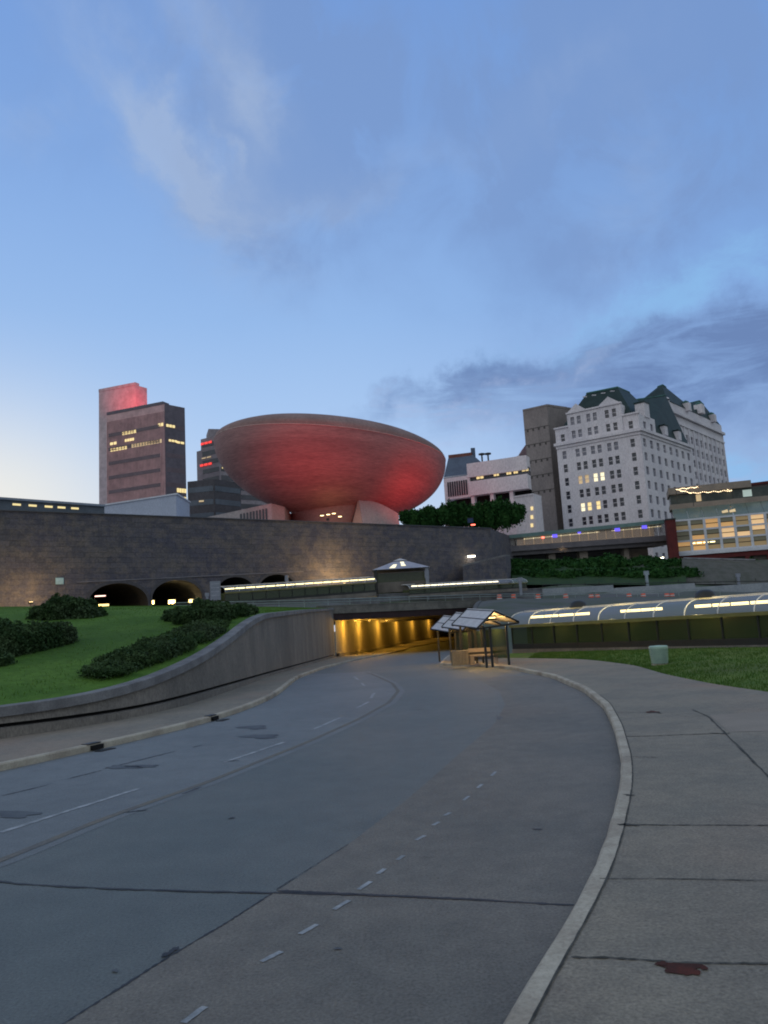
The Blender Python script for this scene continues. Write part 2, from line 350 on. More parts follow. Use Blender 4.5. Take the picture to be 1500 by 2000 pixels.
# right pavement
OUT = [(22, -14), (15, 0), (11.2, 10), (9.9, 16), (9.65, 20.45), (9.4, 23), (9.56, 27.7), (10.2, 33), (9.9, 38), (8.9, 43), (7.9, 47), (7.0, 50.5)]
oc = spline(OUT, 2, 80); xo = xof(oc)
rows = []
for y in np.arange(-12, 49.6, .5):
    a = xr(y)+.155; b = xo(y); rows.append([(a+(b-a)*k/10, y, zroad(y)+.145) for k in range(11)])
struct(MB().loft(rows).build('pavement', concrete_walk))
rows = []
for y in np.arange(49.6, 112, 2.0):          # narrow strip beyond the shelters
    a = xr(y)+.155; rows.append([(a, y, zroad(y)+.145), (a+.9, y, zroad(y)+.145)])
struct(MB().loft(rows).build('pavement', concrete_walk))
# left pavement up to the retaining wall
WB = [(-30, -8), (-18, 10.5), (-9.92, 19.76), (-8.49, 21.4), (-7.31, 24.2), (-6.78, 28.07), (-6.5, 35.9), (-6.6, 52), (-6.9, 75), (-7.0, 98)]
wb = spline(WB, 3, 120); xw = xof(wb)
rows = []
for y in np.arange(-8, 98, .8):
    a = xw(y)-.1; b = xl(y)-.155; rows.append([(a+(b-a)*k/4, y, zroad(y)+.145) for k in range(5)])
struct(MB().loft(rows).build('pavement', concrete_walk))

def ribbon(mb, pts, w, z, jit=0.0, taper=False):
    pts = [Vector((p[0], p[1], 0)) for p in pts]; rws = []; n = len(pts)
    for i, p in enumerate(pts):
        d = (pts[min(i+1, n-1)]-pts[max(i-1, 0)]).normalized(); nn = Vector((-d.y, d.x, 0))
        ww = w*(1+jit*rng.uniform(-1, 1)); ww *= (min(1, i/3+.15, (n-1-i)/3+.15) if taper else 1); q = nn*ww/2; s = nn*(jit*w*.4*rng.uniform(-1, 1))
        zz = zroad(p.y)+z+.003; rws.append([(p.x+q.x+s.x, p.y+q.y+s.y, zz), (p.x-q.x+s.x, p.y-q.y+s.y, zz)])
    mb.loft(rws)
def onroad(px, py, h=0.0):
    z = h
    for _ in range(60):
        r = ray(px, py); t = (z-EYE)/r.z; z = .5*z+.5*(zroad(r.y*t)+h)
    return (r.x*t, r.y*t)
def pline(pix, n=24, h=0.0): return spline([onroad(*p, h) for p in pix], 1, n)
ylp = pline([(-400, 1800), (-80, 1712), (0, 1682), (200, 1600), (400, 1530), (600, 1450), (700, 1405), (760, 1372), (778, 1350), (766, 1335), (738, 1322), (715, 1314)], 120)
xy_ = xof(ylp); rows = []
for y in np.arange(8.3, 44, .4):
    a, b = xl(y)+.01, xy_(y)+.25; rows.append([(a+(b-a)*k/6, y, zroad(y)+.003) for k in range(7)])
struct(MB().loft(rows).build('lane_surface', lane_conc))
jlp = pline([(-300, 2290), (110, 2010), (330, 1870), (535, 1745), (680, 1650), (800, 1558), (900, 1470), (965, 1415), (987, 1377), (975, 1350), (940, 1330), (900, 1318)], 120)
xj_ = xof(jlp); rows = []
for y in np.arange(3.2, 33, .4):
    a, b = xj_(y), xr(y)-.01; rows.append([(a+(b-a)*k/6, y, zroad(y)+.0032) for k in range(7)])
struct(MB().loft(rows).build('lane_surface', slab_conc))
mk = MB()
for a, b in [((0, 1627), (270, 1541)), ((437, 1490), (555, 1450)), ((612, 1425), (665, 1402)), ((697, 1383), (720, 1371)), ((724, 1364), (731, 1354))]:
    ribbon(mk, pline([a, b], 8), .10, .005, .12)
for a, b in [((712, 1340), (706, 1334)), ((700, 1328), (692, 1322))]: ribbon(mk, pline([a, b], 4), .10, .005)
for a, b in [((510, 1880), (550, 1860)), ((586, 1826), (620, 1807)), ((652, 1778), (682, 1760)), ((700, 1739), (724, 1723)), ((738, 1708), (752, 1698)), ((776, 1681), (789, 1672)), ((812, 1642), (830, 1633)), ((846, 1613), (858, 1606)), ((868, 1594), (880, 1588)), ((905, 1564), (916, 1556)), ((933, 1540), (942, 1532)), ((960, 1516), (968, 1508)), ((358, 2000), (400, 1968))]:
    ribbon(mk, pline([a, b], 5), .05, .005, .1)
struct(mk.build('lane_marking', paint_w))
mk = MB()
ribbon(mk, pline([(-80, 1712), (0, 1682), (200, 1600), (400, 1530), (600, 1450), (700, 1405), (760, 1372), (778, 1350), (766, 1335), (738, 1322), (715, 1314)], 80), .13, .004, .05)
struct(mk.build('centre_line', paint_y))
ck = MB()
ribbon(ck, pline([(-10, 1722), (60, 1729), (200, 1736), (380, 1742), (535, 1745), (700, 1749), (900, 1757), (1121, 1769)], 90), .035, .004, .55)
ribbon(ck, pline([(540, 1741), (620, 1745), (760, 1751), (940, 1759)], 60), .045, .006, .3, True)
ribbon(ck, pline([(530, 1747), (440, 1805), (330, 1870), (220, 1940), (110, 2010)], 80), .018, .004, .7)
ribbon(ck, pline([(540, 1738), (600, 1700), (680, 1650)], 40), .010, .004, .7)
for p in [[(240, 1588), (290, 1582)], [(355, 1552), (395, 1537)], [(445, 1600), (460, 1597)], [(430, 1488), (470, 1486)], [(790, 1387), (835, 1385)], [(0, 1556), (100, 1532)], [(130, 1522), (200, 1505)], [(200, 1503), (345, 1467)], [(375, 1460), (395, 1456)], [(1045, 1347), (1090, 1345)], [(315, 1872), (350, 1850)], [(1040, 1620), (1060, 1621)]]:
    ribbon(ck, pline(p, 14), .045, .005, .5, True)
struct(ck.build('road_crack', tar_m))
pk = MB()
def puddle(px, py, w, h, hh=0.0, z=.0100, n=22):
    c = onroad(px, py, hh); a = onroad(px+w, py, hh); b = onroad(px, py-h, hh)
    u = Vector((a[0]-c[0], a[1]-c[1])); v = Vector((b[0]-c[0], b[1]-c[1])); ph = rng.uniform(0, 6)
    vs = []
    for k in range(n):
        t = 2*math.pi*k/n; r = 1+.22*math.sin(3*t+ph)+.15*math.sin(5*t+2*ph)+.07*rng.uniform(-1, 1)
        q = Vector(c)+u*math.cos(t)*r+v*math.sin(t)*r; vs.append((q.x, q.y, zroad(q.y)+hh+z))
    return vs, [tuple(range(n))]
for a in [(30, 1591, 40, 7), (510, 1439, 35, 4), (495, 1421, 28, 3.5), (240, 1499, 35, 3), (975, 1402, 6, 4), (280, 1497, 30, 2.5), (660, 1855, 8, 2), (225, 1898, 6, 3)]: pk.add(*puddle(*a))
struct(pk.build('road_patch', patch_m))
jm = MB(); H = .145
for p, w in [([(1116, 1871), (1200, 1872), (1330, 1882), (1560, 1884)], .02), ([(1172, 1717), (1300, 1717), (1560, 1722)], .014), ([(1215, 1611), (1300, 1612), (1560, 1613)], .022),
             ([(1222, 1478), (1285, 1480)], .02), ([(1222, 1439), (1290, 1437), (1400, 1433), (1425, 1432)], .03), ([(1205, 1392), (1290, 1392)], .02), ([(1352, 1386), (1384, 1400), (1400, 1416), (1450, 1466), (1500, 1516), (1540, 1560)], .03), ([(1328, 1400), (1384, 1398)], .02), ([(1225, 1392), (1180, 1393)], .01)]:
    ribbon(jm, pline(p, 40, H), w, H+.004, .6)
for p in [[(1216, 1553), (1240, 1555)], [(1205, 1611), (1250, 1613)], [(1383, 1432), (1425, 1434)], [(1270, 1391), (1295, 1394)]]: ribbon(jm, pline(p, 8, H), .07, H+.005, .5, True)
# gap line behind the kerb
gp = [Vector((xr1(y)+.175, y, 0)) for y in np.arange(3, 22, .12)]
ribbon(jm, gp, .016, H+.005, .35)
struct(jm.build('pavement_joint', joint_m))
st = MB(); st.add(*puddle(1328, 1891, 38, 11, H, .006, 30)); st.add(*puddle(1352, 1900, 17, 7, H, .007, 20)); st.add(*puddle(1292, 1884, 12, 4, H, .008, 16)); st.add(*puddle(1376, 1893, 7, 4, H, .009, 14)); st.add(*puddle(1275, 1391, 14, 2, H, .006, 14)); struct(st.build('pavement_stain', stain_m))
lp = MB(); c4 = [onroad(*p, H) for p in ((1385, 1397), (1580, 1385), (1600, 1425), (1425, 1430))]; lp.add([(x, y, H+.004) for x, y in c4], [(0, 1, 2, 3)])
struct(lp.build('pavement_slab', M('newer_slab', (.26, .225, .19), (.23, .20, .17), 1, .85, .2, 40)))
# storm drains in the left kerb
def drain(px, py, label):
    x, y = onroad(px, py); t = thing('storm_drain', (x, y, zroad(y)), label, 'drain', 'kerb drains')
    i = min(range(len(lkc)), key=lambda k: (lkc[k]-Vector((x, y, 0))).length); p = lkc[i]; d = (lkc[i+1]-lkc[i-1]).normalized(); t.location = (p.x, p.y, zroad(p.y)); rz = math.atan2(d.y, d.x)
    m = MB(); m.box((p.x+.02, p.y, zroad(p.y)+.07), (.34, .1, .10), rz); m.build('opening', black, t)
    m = MB(); m.box((p.x-.1, p.y, zroad(p.y)+.158), (.40, .2, .016), rz); m.build('lid', dkmetal, t)
    q = MB()
    for k in range(7): q.box((p.x+.28*math.sin(rz)+d.x*(-.21+.07*k), p.y-.28*math.cos(rz)+d.y*(-.21+.07*k), zroad(p.y)+.012), (.035, .2, .02), rz)
    q.build('grate', dkmetal, t)
drain(447, 1404, 'kerb storm drain where the left kerb starts to bend towards the underpass')
drain(150, 1474, 'kerb storm drain near the left edge of the road below the lawn wall')

# ------------------------------------------------------------------ left retaining wall
TOPC = [(-200, 1400), (0, 1383), (100, 1368), (200, 1352), (300, 1325), (400, 1280), (460, 1240), (490, 1213), (520, 1198), (600, 1190), (663, 1187)]
GRV = [(-200, 1440), (0, 1420), (270, 1383), (400, 1350), (540, 1310), (665, 1276)]
def pix_of(p):
    v = CM.transposed() @ (Vector(p)-Vector((0, 0, EYE))); return 750-1500*v.x/v.z, 1000+1500*v.y/v.z
def z_at(p, table):
    z = 1.0
    if p.y < 14: p = wbref
    for _ in range(6):
        px, _y = pix_of((p.x, p.y, z)); py = float(np.interp(px, [t[0] for t in table], [t[1] for t in table])); r = ray(px, py); z = EYE+r.z*(p.y/r.y)
    return z
wbref = min(wb, key=lambda p: abs(p.y-19.5))
wt = np.array([z_at(p, TOPC) for p in wb]); wg = np.array([z_at(p, GRV) for p in wb])
for _ in range(4): wt[1:-1] = (wt[:-2]+2*wt[1:-1]+wt[2:])/4; wg[1:-1] = (wg[:-2]+2*wg[1:-1]+wg[2:])/4
rwt = thing('retaining_wall', (-9.9, 19.8, 0), 'stained grey concrete retaining wall curving from the lawn edge to the underpass mouth', 'wall')
pl, up, co, gr = [], [], [], []; lawn_edge = []
for i, p in enumerate(wb):
    d = (wb[min(i+1, len(wb)-1)]-wb[max(i-1, 0)]).normalized(); nn = Vector((d.y, -d.x, 0)); z0 = zroad(p.y)+.1; zp = max(wg[i]-.06, z0+.15); zt = wt[i]
    f = lambda o, z: tuple(p+nn*o+Vector((0, 0, z)))
    pl.append([f(.0, z0-.4), f(0, zp), f(-.30, zp+.02)])
    gr.append([f(-.26, zp-.02), f(-.26, zp+.14)])
    up.append([f(-.26, zp+.10), f(-.10, zp+.11), f(-.16, zt-.26)])
    co.append([f(-.16, zt-.262), f(-.05, zt-.26), f(-.05, zt-.02), f(-.08, zt), f(-.50, zt), f(-.52, zt-.6)])
    lawn_edge.append(Vector(f(-.5, zt-.05)))
MB().loft(pl).build('plinth', wall_conc, rwt); MB().loft(gr).build('groove', black, rwt); MB().loft(up).build('wall_face', wall_conc, rwt); MB().loft(co).build('coping', coping_m, rwt)

# ------------------------------------------------------------------ lawns and upper terrain
rear = spline([(-90, 30), (-70, 60), (-58, 84), (-40, 92), (-24, 95), (-9, 99)], 3, len(wb))
rz_ = np.interp(np.linspace(0, 1, len(wb)), [0, .35, .6, .8, 1], [6.2, 7.0, 7.2, 6.5, 5.0])
rows = []
NT = 26
def lawn_p(i, t):
    a = lawn_edge[i]; b = rear[i]; s = i/len(wb)
    x = a.x+(b.x-a.x)*t; y = a.y+(b.y-a.y)*t
    z = a.z+(rz_[i]-a.z)*(t**.8)+.25*math.sin(math.pi*t)*hnoise(x*.12, y*.12)*(1-s)+.04*hnoise(x*.8, y*.8)*math.sin(math.pi*t)
    return (x, y, z)
for i in range(len(wb)): rows.append([lawn_p(i, t) for t in np.linspace(0, 1, NT)])
struct(MB().loft(rows).build('lawn', grass_m, smooth=True))
# plateau (upper level street and banks)
ctl = [(at(600, 1178, 106), 0), (at(230, 1192, 110), 0), (at(50, 1190, 102), 0), (at(900, 1163, 150), 0), (at(760, 1164, 130), 0), (at(1100, 1178, 122), 0), (at(1300, 1177, 122), 0), (at(1490, 1175, 118), 0),
       (at(1100, 1163, 140), 0), (at(1280, 1161, 140), 0), (at(1480, 1160, 140), 0), (at(1100, 1143, 150), 0), (at(1300, 1143, 150), 0), (at(1480, 1143, 150), 0), (at(1040, 1100, 178), 0), (at(1200, 1094, 178), 0), (at(1320, 1092, 178), 0), (at(1480, 1096, 178), 0),
       (Vector((-7, 98, 5.05)), 0), (Vector((13, 112, 5.05)), 0), (Vector((3, 105, 5.05)), 0), (Vector((-30, 94, 6.4)), 0), (Vector((-60, 95, 7.1)), 0), (Vector((-140, 90, 7)), 0), (Vector((150, 90, 3)), 0), (Vector((-100, 200, 9)), 0), (Vector((0, 230, 14)), 0), (Vector((90, 220, 14)), 0), (Vector((160, 200, 14)), 0)]
CX = np.array([(c[0].x, c[0].y, c[0].z) for c in ctl])
def zplat(x, y):
    d = ((CX[:, 0]-x)**2+(CX[:, 1]-y)**2+1.0)**-1.6; return float((d*CX[:, 2]).sum()/d.sum())
def yfront(x): return float(np.interp(x, [-160, -90, -70, -58, -40, -24, -7, 13, 40, 70, 160], [20, 30, 60, 84, 92, 94.5, 98, 112, 108, 98, 60]))
rows = []
for x in np.linspace(-150, 160, 150):
    y0 = yfront(x); rows.append([(x, y0+(250-y0)*t**1.3, zplat(x, y0+(250-y0)*t**1.3)) for t in np.linspace(0, 1, 60)])
struct(MB().loft(rows).build('upper_ground', plateau_m, smooth=True))
# right lawn: from pavement edge to walkway, then bank up to the plateau
WK0, WK1 = Vector((8.3, 54.0)), Vector((26.0, 27.0))
wl = spline([(40, -14), (34, 8), (26.0, 27), (18.6, 38.3), (13.1, 46.6), (8.3, 54.0), (7.4, 56)], 0, 80)
oc80 = spline(OUT, 2, 80)
rows = []
for i in range(80):
    a = oc80[i]; b = wl[i]
    rows.append([(a.x+(b.x-a.x)*t, a.y+(b.y-a.y)*t, zroad(a.y+(b.y-a.y)*t)+.135+.18*math.sin(t*2.2)*min(1, i/10)+(.03*hnoise((a.x+b.x*t)*2, (a.y+b.y*t)*2) if 0 < t < 1 else 0)) for t in np.linspace(0, 1, 14)])
struct(MB().loft(rows).build('lawn', grass_r, smooth=True))
far = spline([(160, 40), (160, 60), (70, 98), (40, 108), (13.6, 112)], 0, 80)
rows = []
for i in range(80):
    a = wl[i]; b = far[i]; zb = zplat(b.x, b.y)
    rows.append([(a.x+(b.x-a.x)*t, a.y+(b.y-a.y)*t, (zroad(a.y)+.2)*(1-t)+zb*t) for t in np.linspace(0, 1, 14)])
struct(MB().loft(rows).build('bank', plateau_m, smooth=True))

# grass blades (stuff)
def blades(name, fn, n, h, mat):
    vs = []; fs = []
    for _ in range(n):
        x, y, z = fn(); a = rng.uniform(0, 6.28); hh = h*rng.uniform(.5, 1.2); w = h*.16; lx, ly = rng.uniform(-.5, .5, 2)*hh
        o = len(vs); ca, sa = math.cos(a)*w, math.sin(a)*w
        vs += [(x-ca, y-sa, z), (x+ca, y+sa, z), (x+lx, y+ly, z+hh)]; fs.append((o, o+1, o+2))
    m = MB(); m.v = vs; m.f = fs; return tag(m.build(name, mat), 'short green grass blades', 'grass', kind='stuff')
LR = [lawn_edge[i] for i in range(len(wb)) if 12 < wb[i].y < 96]
def lb():
    i = rng.uniform(18, len(wb)-2); k = int(i); t = rng.random()**1.4*.9+.01; p, q = Vector(lawn_p(k, t)), Vector(lawn_p(k+1, t)); return tuple(p.lerp(q, i-k)-Vector((0, 0, .02)))
blades('grass', lb, 60000, .09, M('grass_blade_green', (.06, .14, .022), (.10, .18, .035), 2, .95, spec=.05))
def rb():
    i = rng.uniform(24, 74); k = int(i); a = oc80[k].lerp(oc80[k+1], i-k); b = wl[k].lerp(wl[k+1], i-k); t = rng.random()**1.3*.95; x = a.x+(b.x-a.x)*t; y = a.y+(b.y-a.y)*t
    return (x, y, zroad(y)+.12+.18*math.sin(t*2.2))
blades('grass', rb, 45000, .10, M('grass_blade_dry', (.055, .12, .024), (.085, .145, .035), 2, .95, spec=.05))

# ------------------------------------------------------------------ foliage helper
def leafcloud(m, blobs, n, size, flat=.0):
    vol = np.array([b[3]*b[4]*b[5] for b in blobs])**.67; vol /= vol.sum()
    ids = rng.choice(len(blobs), n, p=vol)
    for i in ids:
        x, y, z, a, b_, c = blobs[i]; d = rng.normal(size=3); d /= np.linalg.norm(d); r = rng.uniform(.72, 1.06); r *= 1+.10*math.sin(d[0]*7+i)+.10*math.sin(d[1]*9+d[2]*6+i)
        if d[2] < -.3 and rng.random() < .6: d[2] = -d[2]
        p = np.array([x+d[0]*a*r, y+d[1]*b_*r, z+d[2]*c*r]); s = size*rng.uniform(.5, 1.3)
        u = rng.normal(size=3); u /= np.linalg.norm(u); v = np.cross(u, rng.normal(size=3)); v /= np.linalg.norm(v)
        o = len(m.v); u = u*s; v = v*s*.6
        m.v += [tuple(p-u), tuple(p+v), tuple(p+u), tuple(p-v)]; m.f.append((o, o+1, o+2, o+3))
def core(m, blobs, k=.8):
    for (x, y, z, a, b, c) in blobs:
        rows = []
        for i in range(7):
            ph = -math.pi/2+math.pi*i/6
            rows.append([(x+a*k*math.cos(ph)*math.cos(t)*(1+.1*math.sin(3*t+x)), y+b*k*math.cos(ph)*math.sin(t)*(1+.1*math.cos(4*t+y)), z+c*k*math.sin(ph)) for t in np.linspace(0, 2*math.pi, 12, endpoint=False)])
        m.loft(rows, True)
def shrub(label, blobs, n, size, cat='shrub', name='juniper_shrub', group=None, mat=leaf_m):
    c = np.mean([b[:3] for b in blobs], axis=0); zb = min(b[2]-b[5]*.6 for b in blobs)
    t = thing(name, (float(c[0]), float(c[1]), zb), label, cat, group); m = MB(); leafcloud(m, blobs, n, size); core(m, blobs, .82); m.build('foliage', mat, t)
    s = MB(); s.tube([(c[0], c[1], zb-.3), (c[0]+.1, c[1], c[2])], [.08, .04]); s.build('stem', bark_m, t); return t
def lawn_hit(px, py):          # where a sight line meets the lawn, for putting shrubs on it
    best = None
    for i in range(0, len(wb), 1):
        for t in np.linspace(.02, .98, 48):
            p = lawn_p(i, t)
            if p[1] < 12: continue
            q = pix_of(p); e = (q[0]-px)**2+(q[1]-py)**2
            if best is None or e < best[0]: best = (e, p)
    return best[1]
def mound(px0, px1, pyb, h, k, seed, spread=.6):
    bl = []; r_ = np.random.default_rng(seed)
    for j in range(k):
        u = (j+.5)/k; px = px0+(px1-px0)*u; pb = pyb[0]+(pyb[1]-pyb[0])*u
        p = lawn_hit(px, pb); pl_, pr_ = lawn_hit(px-8, pb), lawn_hit(px+8, pb)
        w = abs(px1-px0)/1500*p[1]/k*spread+.3; hh = h*r_.uniform(.75, 1.1)*(.65+.7*math.sin(math.pi*u))
        bl.append((p[0]+r_.uniform(-.2, .2), p[1]+r_.uniform(0, 1.2), p[2]+hh*.35, w*1.25, w*1.5, hh))
    return bl
shrub('low spreading juniper in the middle of the left lawn above the curving wall', mound(185, 425, (1318, 1228), .40, 11, 1, .9)+mound(230, 400, (1296, 1236), .34, 6, 2, .8), 55000, .05)
shrub('big dark juniper mound at the left edge of the picture on the lawn', mound(-60, 95, (1306, 1262), .75, 6, 3, .8), 38000, .06)
shrub('rounded dark juniper at the top of the lawn near the first stone arch', mound(60, 165, (1212, 1206), .68, 6, 4, .8), 26000, .08)
shrub('long low dark hedge planted along the top of the lawn beside the overpass', mound(330, 480, (1218, 1214), .5, 9, 5), 26000, .075, 'hedge', 'low_hedge')

# ------------------------------------------------------------------ tunnel and overpass
TW = spline([(-7.0, 98), (-5.4, 118), (-3.2, 136), (4.2, 182), (16.7, 240)], 2, 40); TR = spline([(13, 112), (17.9, 143), (29, 189), (45, 240)], 2, 40)
SO = 3.4
tun = thing('underpass', (-7, 98, -1.3), 'yellow lit road underpass below the overpass', 'tunnel')
MB().loft([[(p.x, p.y, zroad(p.y)-.3), (p.x, p.y, SO)] for p in TW]).build('tunnel_wall', M('tunnel_wall', (.34, .30, .24), (.26, .23, .19), .3, .8, .2, 6), tun)
MB().loft([[(p.x, p.y, zroad(p.y)-.3), (p.x, p.y, SO)] for p in TR]).build('tunnel_wall', wall_conc, tun)
MB().loft([[(a.x, a.y, SO), (b.x, b.y, SO)] for a, b in zip(TW, TR)]).build('ceiling', M('tunnel_ceiling', (.14, .12, .10), None, .3, .9), tun)
rows = [[(a.x-.1, a.y, zroad(a.y)+.5 if k else zroad(a.y)-.2) for k in (0, 1)] for a in TW]
m = MB(); m.loft([[(p.x+.3, p.y, zroad(p.y)-.2), (p.x+.3, p.y, zroad(p.y)+.55), (p.x, p.y, zroad(p.y)+.6)] for p in TW]); m.build('plinth', M('tunnel_plinth', (.20, .18, .15), None, 1, .8), tun)
wend = MB(); wend.seg((16, 240), (46, 240), -3, 5, .3); wend.build('end_wall', black, tun)
m = MB(); m.loft([[(xl(y)-.155, y, zroad(y)+.145), (xw(y) if y < 98 else float(np.interp(y, [p.y for p in TW], [p.x for p in TW])), y, zroad(y)+.145)] for y in np.arange(98, 236, 2.0)]); struct(m.build('pavement', concrete_walk))
# lamps along the tunnel wall
first = None
for i, (yy, e) in enumerate([(105, 1.1), (121, 1.0), (141, .9), (163, .7), (186, .6), (210, .6)]):
    x = float(np.interp(yy, [p.y for p in TW], [p.x for p in TW])); loc = (x+1.7, yy, SO-.08)
    t = thing('tunnel_lamp', loc, ['sodium lamp nearest the mouth of the underpass, on its ceiling', 'second sodium lamp inside the underpass', 'third sodium lamp inside the underpass', 'fourth sodium lamp inside the underpass', 'fifth sodium lamp inside the underpass', 'deepest sodium lamp inside the underpass'][i], 'lamp', 'lamps in the underpass')
    m = MB(); m.box((loc[0], yy, SO-.05), (.4, .8, .1)); m.build('housing', dkmetal, t)
    m = MB(); m.box((loc[0], yy, SO-.115), (.25, .35, .03)); m.build('lens', lamp_sod, t)
    l = bpy.data.lights.new('tunnel_light', 'POINT'); l.energy = 1000*e; l.color = (1, .52, .06); l.shadow_soft_size = .5
    lo = bpy.data.objects.new('tunnel_light', l); COL.objects.link(lo); lo.parent = t; lo.location = (.3, 0, -.35)

A2, B2 = Vector((-7.8, 97.5)), Vector((13.6, 112.4)); dAB = (B2-A2).normalized(); nAB = Vector((dAB.y, -dAB.x))
br = thing('overpass_bridge', (3, 104.9, 3.4), 'concrete road overpass with a dark girder above the underpass', 'bridge')
MB().seg(A2, B2, 3.4, 4.25, .5, .0).build('girder', girder_m, br)
Lx = A2-dAB*18; 
m = MB(); m.seg(A2-dAB*1.5, B2+dAB*.5, 4.252, 5.2, .5, .18); m.seg(A2-dAB*1.5, B2+dAB*.5, 5.2, 5.32, .6, .24); m.build('parapet', M('deck_concrete', (.17, .165, .155), (.11, .11, .105), .8, .85, .3, 6), br)
m = MB(); m.prism([A2-nAB*.3, B2-nAB*.3, B2-nAB*10, A2-nAB*10], 3.42, 5.0); m.build('deck', wall_conc, br)
def guardrail(name, pts, zf, label, h=.8, rails=(.45, .75), mat=steel, rr=.05, step=3.0):
    pts = spline(pts, 1, max(8, int(sum((Vector(pts[i+1])-Vector(pts[i])).length for i in range(len(pts)-1))/step)))
    t = thing(name, (pts[0].x, pts[0].y, zf(pts[0].x, pts[0].y)), label, 'railing')
    for r in rails:
        m = MB(); m.tube([(p.x, p.y, zf(p.x, p.y)+r) for p in pts], rr, 6); m.build('rail', mat, t)
    m = MB()
    proto = None
    for p in pts[:100]:
        z = zf(p.x, p.y)
        if proto is None:
            q = MB(); q.tube([(p.x, p.y, z-.3), (p.x, p.y, z+h)], rr*.8, 6); proto = q.build('post', mat, t); p0 = (p.x, p.y, z)
        else:
            c = proto.copy(); COL.objects.link(c); c.parent = t; c.location = (p.x-p0[0], p.y-p0[1], z-p0[2])
    return t
gl = lambda x, y: 5.3 if -9 < x < 14 else (float(np.interp(x, [-40, -9], [6.2, 5.3])) if x < 0 else float(np.interp(x, [14, 50], [5.3, 4.3])))
pz = nAB*.05
guardrail('bridge_railing', [(-26, 93.2), (-9, 96.8), (A2.x, A2.y-.1), (B2.x, B2.y-.1), (22, 116), (50, 117)], gl, 'thin pale steel railing along the overpass edge')
# abutment / wing walls
ww = thing('wing_wall', (13, 112, -1.4), 'grey wing wall stepping down behind the bus shelter from the underpass', 'wall')
wp = spline([(13.2, 112.3), (10.4, 95), (8.2, 75), (7.5, 62), (7.3, 57)], 1, 20); wz = np.interp(np.linspace(0, 1, 20), [0, .2, .6, 1], [5.2, 4.6, 2.6, .2])
MB().loft([[(p.x-.2, p.y, zroad(p.y)-.3), (p.x-.2, p.y, z), (p.x+.3, p.y, z), (p.x+.3, p.y, zroad(p.y)-1)] for p, z in zip(wp, wz)]).build('wall_face', M('wing_concrete', (.10, .105, .11), None, .5, .9, .2, 8), ww)
rows = [[(p.x+.3, p.y, z-.1), (p.x+5, p.y+3, z+.2), (p.x+12, p.y+4, z*.8+.4)] for p, z in zip(wp, wz)]
struct(MB().loft(rows).build('bank', plateau_m, smooth=True))

# ------------------------------------------------------------------ bus shelters, benches, bollard boxes
Ap, Lp, Rp = at(965, 1193, 38), at(933, 1226, 37.6), at(1013, 1214, 38.6); bk = at(912, 1190, 42.4)-Ap
base = Vector((Ap.x, Ap.y, .145))
def sub(m, a, b, c, d, th=.06):
    n = (b-a).cross(d-a).normalized()*th
    m.add([a, b, c, d, a+n, b+n, c+n, d+n], [(3, 2, 1, 0), (4, 5, 6, 7), (0, 1, 5, 4), (1, 2, 6, 5), (2, 3, 7, 6), (3, 0, 4, 7)])
def shelter(label):
    t = thing('bus_shelter', base, label, 'bus shelter', 'bus shelters by the underpass')
    for (e, nm) in ((Lp, 'left'), (Rp, 'right')):
        m = MB(); mid0 = (Ap+e)/2; mid1 = mid0+bk
        sub(m, e, e+bk, mid1, mid0); m.build('roof_panel', pale_panel, t)
        m = MB(); sub(m, mid0+(Ap-e)*.01, mid1+(Ap-e)*.01, Ap+bk, Ap); m.build('roof_panel', pale_panel, t)
    fr = MB()
    for o in (Vector(), bk):
        fr.tube([Lp+o, Ap+o, Rp+o], .05, 6); fr.tube([Lp+o-Vector((0, 0, .06)), Rp+o-Vector((0, 0, .06))], .045, 6)
    for e in (Lp, Rp, Ap, (Lp+Ap)/2, (Rp+Ap)/2): fr.tube([e-Vector((0, 0, .03)), e+bk-Vector((0, 0, .03))], .045, 6)
    fr.build('frame', dkmetal, t)
    def post(p): q = MB(); q.box((p.x, p.y, (p.z+.145)/2-.05), (.11, .11, p.z-.145)); q.build('post', dkmetal, t)
    for f in (.05, .95):
        post(Lp.lerp(Rp, .18)+bk*f)
    post(Lp.lerp(Rp, .72)+bk*.05); post(Lp.lerp(Rp, .72)+bk*.95); post(Lp.lerp(Rp, .32)+bk*.05)
    gpn = MB(); a, b = Lp.lerp(Rp, .72)+bk*.1, Lp.lerp(Rp, .72)+bk*.9; gpn.seg(a, b, .45, 1.9, .02); gpn.build('glass_panel', side_glass, t)
    c = (Lp+Rp)/2+bk*.4+Vector((0, 0, .22)); m = MB(); m.box((c.x, c.y, c.z+.05), (.9, .18, .06), .1); m.build('lamp', lamp_pale, t)
    l = bpy.data.lights.new('shelter_light', 'POINT'); l.energy = 170; l.color = (1, .60, .2); l.shadow_soft_size = .2
    lo = bpy.data.objects.new('shelter_light', l); COL.objects.link(lo); lo.parent = t; lo.location = Vector((c.x, c.y, c.z-.06))-base
    return t
s1 = shelter('nearest gabled bus shelter with pale roof panels, in front of the underpass')
for k, lb_ in ((1, 'middle of the three gabled bus shelters, just behind the nearest'), (2, 'farthest and lowest gabled bus shelter beside the underpass mouth')):
    off = at(965-30*k, 1193+9*k, 38+4.4*k)-Ap
    dup(s1, base+Vector((off.x, off.y, -.11*k)), label=lb_)
def bx_(name, px, py, D, w, d, h, label, cat, mat, rz=0, group=None):
    p = at(px, py, D); z = zroad(D)+.145; t = thing(name, (p.x, p.y, z), label, cat, group, 0); return t, p, z
t, p, z = bx_('timber_box', 900, 1300, 40.5, 0, 0, 0, 'warm lit timber planter box under the bus shelter roof by the kerb', 'planter', wood_m)
m = MB()
